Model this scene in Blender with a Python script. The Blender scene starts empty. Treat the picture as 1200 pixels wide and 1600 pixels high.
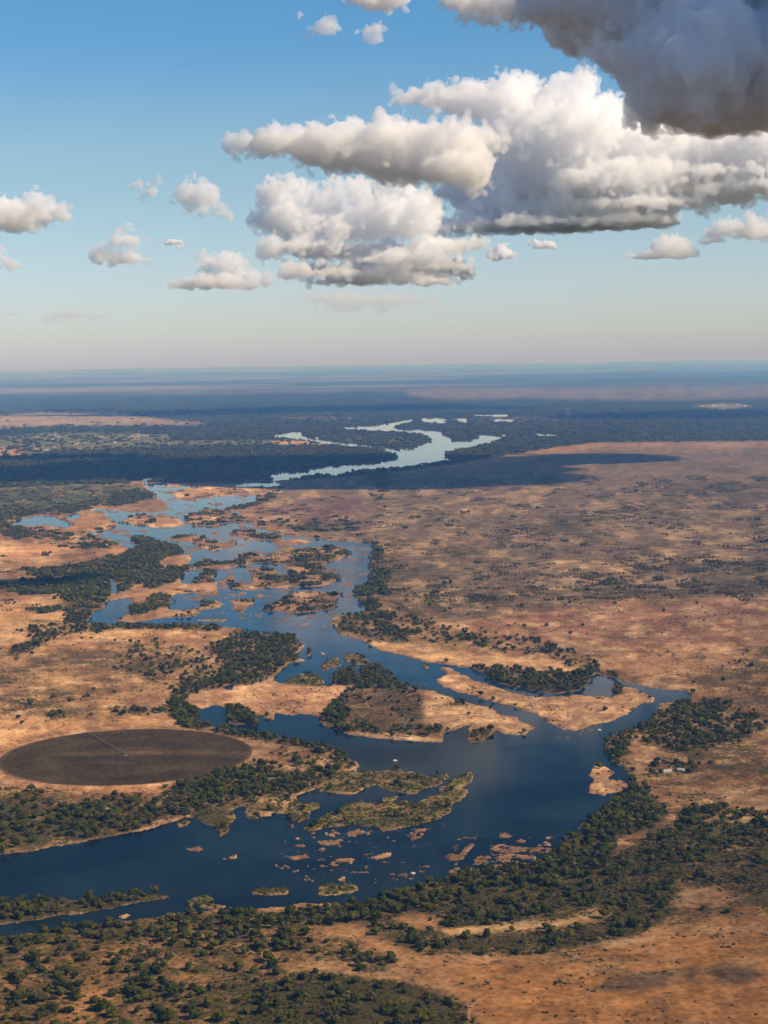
import bpy, bmesh, math, random
import numpy as np
from mathutils import Matrix, Vector

random.seed(7)
RNG = np.random.default_rng(11)
SC = bpy.context.scene
COL = SC.collection

# ------------------------------------------------------------------ camera
FPX, CAM_H = 2700.0, 600.0                 # focal length in photo pixels, height above the river
PITCH = math.atan((800 - 568.5) / FPX)       # looking slightly down
ROLL = math.atan(18 / 1200)
cam_d = bpy.data.cameras.new('camera')
cam = bpy.data.objects.new('camera', cam_d)
COL.objects.link(cam)
cam_d.sensor_fit = 'VERTICAL'
cam_d.sensor_height = 24.0
cam_d.lens = FPX / 1600 * 24.0
cam_d.clip_start = 1.0
cam_d.clip_end = 1500000.0
R_LEVEL = Matrix.Rotation(math.radians(90) - PITCH, 3, 'X')
R_CAM = R_LEVEL @ Matrix.Rotation(-ROLL, 3, 'Z')
M4 = R_CAM.to_4x4()
M4.translation = (0, 0, CAM_H)
cam.matrix_world = M4
SC.camera = cam
RC = np.array(R_CAM)

# ------------------------------------------------------------------ light
SUN_EL, SUN_AZ = 37.0, 112.0               # azimuth clockwise from the view direction (+Y): to the right and a little behind
_e, _a = math.radians(SUN_EL), math.radians(SUN_AZ)
SUN_DIR = Vector((math.sin(_a) * math.cos(_e), math.cos(_a) * math.cos(_e), math.sin(_e)))
world = bpy.data.worlds.new('World')
SC.world = world
world.use_nodes = True
nt = world.node_tree
nt.nodes.clear()
w_out = nt.nodes.new('ShaderNodeOutputWorld')
w_bg = nt.nodes.new('ShaderNodeBackground')
w_sky = nt.nodes.new('ShaderNodeTexSky')
w_sky.sky_type = 'NISHITA'
w_sky.sun_disc = False
w_sky.sun_elevation = _e
w_sky.sun_rotation = _a
w_sky.altitude = 600
w_sky.air_density = 1.2
w_sky.dust_density = 0.8
w_sky.ozone_density = 1.6
w_bg.inputs['Strength'].default_value = 0.11
w_tc = nt.nodes.new('ShaderNodeTexCoord')
w_sep = nt.nodes.new('ShaderNodeSeparateXYZ')
w_cr = nt.nodes.new('ShaderNodeValToRGB')
w_cr.color_ramp.interpolation = 'EASE'
for k_, (p_, c_) in enumerate([(0.0, (.72, .80, 1.24)), (.024, (.74, .81, 1.08)), (.115, (.62, .75, .86)), (.19, (.37, .67, .90)), (.30, (.31, .60, .88)), (1.0, (.36, .58, .84))]):
    if k_ >= 2: w_cr.color_ramp.elements.new(p_)
    w_cr.color_ramp.elements[k_].position = p_
    w_cr.color_ramp.elements[k_].color = (*c_, 1)
w_mul = nt.nodes.new('ShaderNodeVectorMath')
w_mul.operation = 'MULTIPLY'
nt.links.new(w_tc.outputs['Generated'], w_sep.inputs[0])
nt.links.new(w_sep.outputs['Z'], w_cr.inputs[0])
nt.links.new(w_sky.outputs[0], w_mul.inputs[0])
nt.links.new(w_cr.outputs[0], w_mul.inputs[1])
nt.links.new(w_mul.outputs[0], w_bg.inputs[0])
nt.links.new(w_bg.outputs[0], w_out.inputs[0])

sun_d = bpy.data.lights.new('sun', 'SUN')
sun_d.energy = 5.0
sun_d.angle = math.radians(0.5)
sun_d.color = (1.0, 0.785, 0.51)
sun = bpy.data.objects.new('sun', sun_d)
COL.objects.link(sun)
sun.rotation_euler = SUN_DIR.to_track_quat('Z', 'Y').to_euler()

SC.view_settings.view_transform = 'Standard'
SC.view_settings.look = 'None'
SC.view_settings.gamma = 1.0
SC.view_settings.use_curve_mapping = False
SC.view_settings.exposure = 0.25
SC.render.engine = 'CYCLES'
cy = SC.cycles
cy.use_denoising = True
cy.use_adaptive_sampling = True
cy.adaptive_threshold = 0.02
cy.max_bounces = 30
cy.diffuse_bounces = 2
cy.glossy_bounces = 2
cy.transmission_bounces = 2
cy.volume_bounces = 28
cy.transparent_max_bounces = 64
cy.caustics_reflective = False
cy.caustics_refractive = False

HAZE_DENSITY = 3.5e-5
HAZE_COLOR = (0.125, 0.33, 0.80)
HAZE_ABSORB = (1.0, 0.85, 0.33)

# ------------------------------------------------------------------ helpers
def unproj(u, v, z=0.0):
    """photo pixel -> point at height z"""
    u = np.asarray(u, float); v = np.asarray(v, float)
    c = np.stack([(u - 600) / FPX, (800 - v) / FPX, -np.ones_like(u)], -1)
    d = c @ RC.T
    s = (z - CAM_H) / d[..., 2]
    return d * s[..., None] + np.array([0, 0, CAM_H])

def proj(P):
    P = np.asarray(P, float)
    c = (P - np.array([0, 0, CAM_H])) @ RC
    return 600 + FPX * c[..., 0] / -c[..., 2], 800 - FPX * c[..., 1] / -c[..., 2]

def ray(u, v):
    c = np.array([(u - 600) / FPX, (800 - v) / FPX, -1.0])
    return RC @ c

def vnoise(x, y, seed=0):
    """smooth lattice noise, 0..1"""
    xi = np.floor(x).astype(np.int64); yi = np.floor(y).astype(np.int64)
    fx = x - xi; fy = y - yi
    fx = fx * fx * (3 - 2 * fx); fy = fy * fy * (3 - 2 * fy)
    def h(a, b):
        n = (a * 374761393 + b * 668265263 + seed * 974634777) & 0xFFFFFFFF
        n = ((n ^ (n >> 13)) * 1274126177) & 0xFFFFFFFF
        return ((n ^ (n >> 16)) & 0xFFFF) / 65535.0
    return ((h(xi, yi) * (1 - fx) + h(xi + 1, yi) * fx) * (1 - fy)
            + (h(xi, yi + 1) * (1 - fx) + h(xi + 1, yi + 1) * fx) * fy)

def fbm(x, y, seed=0, oct=4, gain=0.5):
    s = 0; a = 1; t = 0
    for k in range(oct):
        s = s + a * vnoise(x * 2 ** k + 17.3 * k, y * 2 ** k + 9.1 * k, seed + k)
        t += a; a *= gain
    return s / t

def sstep(a, b, x):
    t = np.clip((x - a) / (b - a), 0, 1)
    return t * t * (3 - 2 * t)

def link(o, parent=None):
    COL.objects.link(o)
    if parent is not None:
        o.parent = parent
    return o

def tag(o, label=None, cat=None, group=None, kind=None):
    if label: o['label'] = label
    if cat: o['category'] = cat
    if group: o['group'] = group
    if kind: o['kind'] = kind
    return o

def empty(name, loc, rz=0.0, scale=1.0):
    o = bpy.data.objects.new(name, None)
    COL.objects.link(o)
    o.location = loc
    o.rotation_euler = (0, 0, rz)
    o.scale = (scale,) * 3
    o.empty_display_size = 1
    return o

def mesh_np(name, V, F, mat=None):
    """V (n,3), F (m,3) or (m,4)"""
    V = np.asarray(V, np.float32); F = np.asarray(F, np.int32)
    me = bpy.data.meshes.new(name)
    k = F.shape[1]
    me.vertices.add(len(V)); me.vertices.foreach_set('co', V.ravel())
    me.loops.add(F.size); me.loops.foreach_set('vertex_index', F.ravel())
    me.polygons.add(len(F))
    me.polygons.foreach_set('loop_start', np.arange(0, F.size, k, dtype=np.int32))
    me.update(calc_edges=True)
    if mat: me.materials.append(mat)
    return me

class MB:
    """collects primitive shapes, builds one mesh object"""
    def __init__(s): s.v = []; s.f = []
    def add(s, V, F):
        n = len(s.v); s.v += [tuple(p) for p in V]; s.f += [tuple(i + n for i in f) for f in F]
    def box(s, c, d, rz=0.0):
        x, y, z = d[0] / 2, d[1] / 2, d[2] / 2; cs, sn = math.cos(rz), math.sin(rz)
        V = []
        for sx, sy, sz in ((-1,-1,-1),(1,-1,-1),(1,1,-1),(-1,1,-1),(-1,-1,1),(1,-1,1),(1,1,1),(-1,1,1)):
            px, py = sx * x, sy * y
            V.append((c[0] + px * cs - py * sn, c[1] + px * sn + py * cs, c[2] + sz * z))
        s.add(V, [(3,2,1,0),(4,5,6,7),(0,1,5,4),(1,2,6,5),(2,3,7,6),(3,0,4,7)])
    def tube(s, p, q, r0, r1=None, n=6):
        r1 = r0 if r1 is None else r1
        p, q = Vector(p), Vector(q); ax = (q - p).normalized()
        a = ax.orthogonal().normalized(); b = ax.cross(a)
        V = []
        for o, r in ((p, r0), (q, r1)):
            for k in range(n):
                t = 2 * math.pi * k / n
                V.append(o + (a * math.cos(t) + b * math.sin(t)) * r)
        F = [(k, (k + 1) % n, n + (k + 1) % n, n + k) for k in range(n)]
        F += [tuple(range(n))[::-1], tuple(range(n, 2 * n))]
        s.add(V, F)
    def mesh(s, name, mat):
        me = bpy.data.meshes.new(name); me.from_pydata(s.v, [], s.f); me.update()
        if mat: me.materials.append(mat)
        return me
    def build(s, name, mat, parent=None):
        return link(bpy.data.objects.new(name, s.mesh(name, mat)), parent)

# ------------------------------------------------------------------ materials
def new_mat(name):
    m = bpy.data.materials.new(name); m.use_nodes = True
    n = m.node_tree; n.nodes.clear()
    out = n.nodes.new('ShaderNodeOutputMaterial')
    return m, n, out

def simple_mat(name, rgb, rough=0.8, var=0.25, scale=0.5, metal=0.0, spec=0.3):
    m, n, out = new_mat(name)
    p = n.nodes.new('ShaderNodeBsdfPrincipled')
    tc = n.nodes.new('ShaderNodeNewGeometry')
    no = n.nodes.new('ShaderNodeTexNoise'); no.inputs['Scale'].default_value = scale; no.inputs['Detail'].default_value = 4
    n.links.new(tc.outputs['Position'], no.inputs['Vector'])
    mr = n.nodes.new('ShaderNodeMapRange'); mr.inputs['To Min'].default_value = 1 - var; mr.inputs['To Max'].default_value = 1 + var
    n.links.new(no.outputs['Fac'], mr.inputs['Value'])
    vm = n.nodes.new('ShaderNodeVectorMath'); vm.operation = 'SCALE'; vm.inputs[0].default_value = rgb
    n.links.new(mr.outputs[0], vm.inputs['Scale'])
    n.links.new(vm.outputs[0], p.inputs['Base Color'])
    p.inputs['Roughness'].default_value = rough; p.inputs['Metallic'].default_value = metal
    p.inputs['Specular IOR Level'].default_value = spec
    n.links.new(p.outputs[0], out.inputs[0])
    return m

def foliage_mat(name, cols):
    m, n, out = new_mat(name)
    oi = n.nodes.new('ShaderNodeObjectInfo')
    cr = n.nodes.new('ShaderNodeValToRGB'); cr.color_ramp.interpolation = 'LINEAR'
    els = cr.color_ramp.elements
    while len(els) < len(cols): els.new(0.5)
    for k, c in enumerate(cols):
        els[k].position = k / (len(cols) - 1); els[k].color = (*c, 1)
    n.links.new(oi.outputs['Random'], cr.inputs['Fac'])
    g = n.nodes.new('ShaderNodeNewGeometry')
    no = n.nodes.new('ShaderNodeTexNoise'); no.inputs['Scale'].default_value = 0.55; no.inputs['Detail'].default_value = 3
    n.links.new(g.outputs['Position'], no.inputs['Vector'])
    mr = n.nodes.new('ShaderNodeMapRange'); mr.inputs['From Min'].default_value = .25; mr.inputs['From Max'].default_value = .75
    mr.inputs['To Min'].default_value = 0.6; mr.inputs['To Max'].default_value = 1.45
    n.links.new(no.outputs['Fac'], mr.inputs['Value'])
    vm = n.nodes.new('ShaderNodeVectorMath'); vm.operation = 'SCALE'
    n.links.new(cr.outputs[0], vm.inputs[0]); n.links.new(mr.outputs[0], vm.inputs['Scale'])
    d = n.nodes.new('ShaderNodeBsdfDiffuse'); t = n.nodes.new('ShaderNodeBsdfTranslucent')
    mx = n.nodes.new('ShaderNodeMixShader'); mx.inputs[0].default_value = 0.18
    n.links.new(vm.outputs[0], d.inputs[0]); n.links.new(vm.outputs[0], t.inputs[0])
    n.links.new(d.outputs[0], mx.inputs[1]); n.links.new(t.outputs[0], mx.inputs[2])
    n.links.new(mx.outputs[0], out.inputs[0])
    return m

M_TREE = foliage_mat('tree_leaves', [(.021,.029,.004), (.038,.047,.005), (.056,.064,.008), (.098,.096,.013), (.040,.044,.007), (.080,.066,.026), (.050,.060,.010)])
M_BUSH = foliage_mat('bush_leaves', [(.042,.050,.012), (.078,.082,.018), (.125,.120,.028), (.055,.055,.016)])
M_SCRUB = foliage_mat('dry_scrub', [(.042,.034,.017), (.066,.050,.025), (.038,.038,.015), (.082,.056,.028)])
M_BARK = simple_mat('bark', (.10,.075,.055), scale=2)

# ground: vertex colours say what grows or lies where, noise breaks them up
def ground_mat():
    m, n, out = new_mat('dry_ground')
    L = n.links
    at = n.nodes.new('ShaderNodeAttribute'); at.attribute_name = 'soil'
    ro = n.nodes.new('ShaderNodeAttribute'); ro.attribute_name = 'cover'
    g = n.nodes.new('ShaderNodeNewGeometry')
    def noise(scale, det, lo, hi):
        no = n.nodes.new('ShaderNodeTexNoise'); no.inputs['Scale'].default_value = scale
        no.inputs['Detail'].default_value = det; no.inputs['Roughness'].default_value = .62
        L.new(g.outputs['Position'], no.inputs['Vector'])
        mr = n.nodes.new('ShaderNodeMapRange'); mr.inputs['From Min'].default_value = .28; mr.inputs['From Max'].default_value = .72
        mr.inputs['To Min'].default_value = lo; mr.inputs['To Max'].default_value = hi
        L.new(no.outputs['Fac'], mr.inputs['Value'])
        return mr.outputs[0], no
    a, _ = noise(1 / 8.0, 5, .52, 1.48)
    b, _ = noise(1 / 60.0, 6, .62, 1.38)
    c, _ = noise(1 / 500.0, 5, .78, 1.22)
    def mul(x, y):
        k = n.nodes.new('ShaderNodeMath'); k.operation = 'MULTIPLY'; L.new(x, k.inputs[0]); L.new(y, k.inputs[1]); return k.outputs[0]
    s = mul(mul(a, b), c)
    vm = n.nodes.new('ShaderNodeVectorMath'); vm.operation = 'SCALE'
    L.new(at.outputs['Color'], vm.inputs[0]); L.new(s, vm.inputs['Scale'])
    # low herbs and tufts: dark olive flecks where 'cover' is high
    t1, n1 = noise(1 / 5.0, 3, 0, 1)
    t2, n2 = noise(1 / 38.0, 4, -.35, .35)
    ad = n.nodes.new('ShaderNodeMath'); ad.operation = 'ADD'; L.new(t1, ad.inputs[0]); L.new(t2, ad.inputs[1])
    su = n.nodes.new('ShaderNodeMath'); su.operation = 'SUBTRACT'; su.inputs[0].default_value = 1.02; L.new(ro.outputs['Fac'], su.inputs[1])
    gt = n.nodes.new('ShaderNodeMapRange'); gt.inputs['To Min'].default_value = 0; gt.inputs['To Max'].default_value = .85
    L.new(ad.outputs[0], gt.inputs['Value']); L.new(su.outputs[0], gt.inputs['From Min'])
    s2 = n.nodes.new('ShaderNodeMath'); s2.operation = 'ADD'; s2.inputs[1].default_value = .22; L.new(su.outputs[0], s2.inputs[0])
    L.new(s2.outputs[0], gt.inputs['From Max'])
    mix = n.nodes.new('ShaderNodeMix'); mix.data_type = 'RGBA'
    L.new(gt.outputs[0], mix.inputs['Factor']); L.new(vm.outputs[0], mix.inputs['A'])
    mix.inputs['B'].default_value = (.046, .040, .016, 1)
    d = n.nodes.new('ShaderNodeBsdfDiffuse'); d.inputs['Roughness'].default_value = .8
    L.new(mix.outputs['Result'], d.inputs[0]); L.new(d.outputs[0], out.inputs[0])
    return m
M_GROUND = ground_mat()

def water_mat():
    m, n, out = new_mat('river_water')
    L = n.links
    g = n.nodes.new('ShaderNodeNewGeometry')
    def noise(scale, det, dist=0.0):
        no = n.nodes.new('ShaderNodeTexNoise'); no.inputs['Scale'].default_value = scale; no.inputs['Detail'].default_value = det
        no.inputs['Distortion'].default_value = dist
        L.new(g.outputs['Position'], no.inputs['Vector']); return no.outputs['Fac']
    big = noise(1 / 160.0, 5, 1.0)
    cr = n.nodes.new('ShaderNodeValToRGB')
    cr.color_ramp.elements[0].position = .35; cr.color_ramp.elements[0].color = (.003, .010, .017, 1)
    cr.color_ramp.elements[1].position = .70; cr.color_ramp.elements[1].color = (.012, .026, .034, 1)
    L.new(big, cr.inputs[0])
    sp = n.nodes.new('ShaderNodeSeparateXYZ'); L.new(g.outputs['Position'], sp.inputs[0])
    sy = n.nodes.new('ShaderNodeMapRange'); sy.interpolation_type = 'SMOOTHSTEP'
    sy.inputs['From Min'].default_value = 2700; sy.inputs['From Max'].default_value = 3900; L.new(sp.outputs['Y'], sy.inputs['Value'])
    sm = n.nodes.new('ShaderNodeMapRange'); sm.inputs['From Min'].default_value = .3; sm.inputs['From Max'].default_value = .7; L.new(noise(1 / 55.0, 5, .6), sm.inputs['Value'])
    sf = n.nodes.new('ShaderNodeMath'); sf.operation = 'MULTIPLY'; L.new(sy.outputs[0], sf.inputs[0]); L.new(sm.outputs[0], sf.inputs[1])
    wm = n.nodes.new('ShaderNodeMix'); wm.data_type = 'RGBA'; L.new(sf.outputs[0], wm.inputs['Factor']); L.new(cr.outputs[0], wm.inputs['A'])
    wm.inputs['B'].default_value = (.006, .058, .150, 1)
    d = n.nodes.new('ShaderNodeBsdfDiffuse'); L.new(wm.outputs['Result'], d.inputs[0])
    gl = n.nodes.new('ShaderNodeBsdfGlossy'); gl.inputs['Color'].default_value = (.92, .96, 1.0, 1)
    mr = n.nodes.new('ShaderNodeMapRange'); mr.inputs['From Min'].default_value = .35; mr.inputs['From Max'].default_value = .65
    mr.inputs['To Min'].default_value = .02; mr.inputs['To Max'].default_value = .10
    L.new(big, mr.inputs['Value']); L.new(mr.outputs[0], gl.inputs['Roughness'])
    bp = n.nodes.new('ShaderNodeBump'); bp.inputs['Strength'].default_value = .06; bp.inputs['Distance'].default_value = .5
    L.new(noise(.3, 3), bp.inputs['Height']); L.new(bp.outputs[0], gl.inputs['Normal'])
    fr = n.nodes.new('ShaderNodeFresnel'); fr.inputs['IOR'].default_value = 1.33
    pw = n.nodes.new('ShaderNodeMath'); pw.operation = 'POWER'; pw.inputs[1].default_value = 2.2; L.new(fr.outputs[0], pw.inputs[0])
    pm = n.nodes.new('ShaderNodeMath'); pm.operation = 'MULTIPLY'; pm.inputs[1].default_value = 1.6; pm.use_clamp = True; L.new(pw.outputs[0], pm.inputs[0]); pw = pm
    mx = n.nodes.new('ShaderNodeMixShader'); L.new(pw.outputs[0], mx.inputs[0]); L.new(d.outputs[0], mx.inputs[1]); L.new(gl.outputs[0], mx.inputs[2])
    L.new(mx.outputs[0], out.inputs[0])
    return m
M_WATER = water_mat()

# ------------------------------------------------------------------ the map of the valley (traced outlines, photo pixels -> ground)
U0, U1, V0, V1 = -420, 1620, 556, 1760
MW, MH = U1 - U0, V1 - V0

def fill(poly):
    """0/1 raster of a polygon (scan lines)"""
    m = np.zeros((MH, MW), np.float32)
    p = np.array(poly, float); q = np.roll(p, -1, 0)
    r0 = max(0, int(math.floor(p[:, 1].min() - V0))); r1 = min(MH - 1, int(math.ceil(p[:, 1].max() - V0)))
    for r in range(r0, r1 + 1):
        y = r + V0 + .5
        c = (p[:, 1] <= y) != (q[:, 1] <= y)
        if not c.any():
            continue
        a, b = p[c], q[c]
        xs = np.sort(a[:, 0] + (y - a[:, 1]) * (b[:, 0] - a[:, 0]) / (b[:, 1] - a[:, 1])) - U0
        for k in range(0, len(xs) - 1, 2):
            i0 = int(max(0, math.ceil(xs[k] - .5))); i1 = int(min(MW, math.ceil(xs[k + 1] - .5)))
            if i1 > i0: m[r, i0:i1] = 1
            elif i1 == i0 and 0 <= i0 < MW: m[r, i0] = max(m[r, i0], xs[k + 1] - xs[k])
    return m

def blur(m, s, sv=None):
    sv = s if sv is None else sv
    def one(a, s, ax):
        if s < .3: return a
        k = int(math.ceil(3 * s)); w = np.exp(-.5 * (np.arange(-k, k + 1) / s) ** 2); w /= w.sum()
        pad = [(0, 0), (0, 0)]; pad[ax] = (k, k)
        b = np.pad(a, pad, mode='edge'); o = np.zeros_like(a); n = a.shape[ax]
        for i, c in enumerate(w):
            o += c * (b[i:i + n] if ax == 0 else b[:, i:i + n])
        return o
    return one(one(m.astype(np.float32), s, 1), sv, 0)

WATER = [
 # main river: outer banks
 [(224,756),(236,770),(244,778),(260,784),(264,796),(250,800),(222,800),(200,803),(186,808),(184,818),(186,822),(150,831),(130,835),(150,839),
  (170,842),(192,852),(204,858),(240,858),(270,866),(296,868),(300,874),(294,882),(286,886),(290,894),(282,902),(280,910),(298,913),(312,925),
  (280,926),(268,932),(268,938),(260,946),(264,952),(290,954),(308,949),(312,956),(308,963),(276,965),(248,967),(208,972),(178,971),(202,958),
  (206,950),(204,946),(206,936),(168,938),(166,942),(164,950),(146,956),(142,964),(134,974),(160,976),(180,978),(204,976),(240,978),(272,976),
  (332,976),(340,979),(372,982),(380,987),(410,989),(436,993),(458,992),(464,1000),(476,1010),(466,1016),(460,1024),(472,1030),(482,1032),
  (472,1034),(448,1036),(446,1042),(428,1054),(426,1060),(436,1066),(452,1071),(480,1072),(520,1072),(522,1068),(527,1055),(550,1050),(562,1063),
  (563,1047),(573,1035),(587,1038),(607,1053),(633,1072),(657,1077),(682,1080),(700,1088),(716,1094),(744,1101),(768,1108),(782,1118),(808,1120),
  (816,1128),(836,1138),(820,1148),(792,1148),(772,1141),(770,1147),(753,1160),(737,1162),(728,1153),(733,1133),(700,1143),(693,1150),(690,1160),
  (667,1160),(627,1157),(587,1153),(547,1148),(530,1143),(503,1132),(497,1123),(496,1118),(470,1116),(446,1117),(432,1115),(428,1118),(426,1126),
  (408,1118),(384,1116),(372,1104),(334,1102),(314,1107),(310,1108),(309,1120),(310,1130),(320,1133),(340,1136),(360,1140),(370,1144),(400,1149),
  (428,1152),(460,1158),(500,1163),(527,1172),(540,1177),(543,1187),(557,1190),(560,1197),(555,1206),(530,1212),(512,1226),(497,1231),(470,1241),
  (460,1243),(468,1262),(452,1272),(424,1270),(396,1282),(386,1278),(384,1262),(376,1260),(360,1268),(368,1278),(360,1288),(355,1302),(342,1308),
  (338,1293),(320,1288),(306,1278),(288,1278),(273,1283),(243,1292),(217,1298),(167,1308),(133,1315),(83,1323),(50,1330),(0,1335),(-420,1400),
  (-420,1545),(-60,1482),(0,1470),(40,1460),(67,1457),(93,1452),(123,1447),(160,1443),(200,1440),(233,1435),(250,1433),(267,1427),(290,1427),(353,1421),
  (377,1425),(400,1420),(443,1417),(473,1412),(547,1413),(563,1413),(587,1407),(613,1393),(630,1390),(667,1380),(713,1372),(753,1358),(800,1352),
  (840,1345),(862,1332),(880,1317),(890,1305),(902,1300),(907,1287),(933,1270),(947,1263),(953,1247),(980,1240),(987,1220),(980,1203),(957,1190),
  (943,1173),(947,1153),(968,1144),(998,1136),(1016,1128),(1020,1120),(1030,1104),(1032,1099),(1050,1098),(1074,1098),(1078,1088),(1072,1078),
  (1044,1078),(1024,1076),(1000,1071),(980,1066),(956,1060),(934,1052),(925,1056),(910,1066),(880,1076),(840,1074),(806,1066),(780,1060),(756,1050),
  (740,1046),(710,1040),(680,1036),(672,1036),(640,1028),(624,1022),(600,1018),(586,1012),(558,998),(538,992),(530,992),(522,982),(516,975),(518,966),
  (530,961),(540,962),(570,958),(568,942),(560,932),(552,922),(580,910),(582,900),(580,888),(581,868),(586,860),(586,852),(574,847),(540,846),
  (524,845),(498,842),(494,838),(484,839),(440,836),(405,826),(400,822),(388,815),(372,800),(346,795),(374,790),(404,784),(402,776),(412,766),
  (440,757),(426,752),(388,752),(380,757),(366,759),(330,760),(262,760),(260,755)],
 [(226,748),(240,745),(266,743),(270,746),(246,748),(234,752),(226,756),(222,752)],
 [(378,744),(386,748),(390,752),(382,750)], [(393,741),(402,741),(400,744)],
 [(424,739),(440,737),(462,738),(484,735),(501,741),(482,745),(470,748),(440,750),(426,752),(420,748)],
 # the far bends
 [(480,733),(515,729),(575,724),(617,720),(620,712),(606,705),(591,699.5),(610,702),(638,702),(659,696),(673,689),(669,681),(645,676),(610,674),
  (568,672),(533,670),(540,668),(582,666),(610,662),(631,657),(648,656),(641,659),(624,663),(613,668),(624,672),(652,672),(687,675),(704,685.5),
  (708,691),(736,689),(750,684),(743,679),(757,680),(788,684),(771,691),(732,699.5),(701,706.5),(696,713.5),(708,719),(680,724),(610,733),(557,736),
  (533,741.5),(519,745),(501,741)],
 [(424,682),(445,677),(472,675),(470,681),(491,686),(533,691.5),(575,696),(595,700),(547,697),(505,693),(466,686.5),(442,684)],
 [(657,656),(662,653.5),(698,654.5),(697,661),(665,660)], [(708,654),(730,654.5),(729,661),(712,658)],
 [(741,647.5),(795,648.5),(795,651),(741,650)], [(771,655),(802,656),(802,659),(771,659)], [(838,678),(872,680),(868,682),(840,681)],
 # backwaters on the west bank
 [(16,817),(40,809),(60,806),(85,807),(90,812),(100,813),(114,820),(104,825),(86,823),(70,819),(50,822),(30,821)],
 [(100,807),(120,801),(126,808),(112,813)], [(140,800),(152,794),(168,795),(186,798),(204,801),(222,799),(222,803),(196,806),(160,803)],
 [(164,806),(180,803),(188,810),(186,818),(172,813)],
 [(166,908),(177,906),(180,914),(187,923),(184,928),(171,925)],
 [(350,1072),(362,1068),(364,1077),(352,1078)],
]
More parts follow.
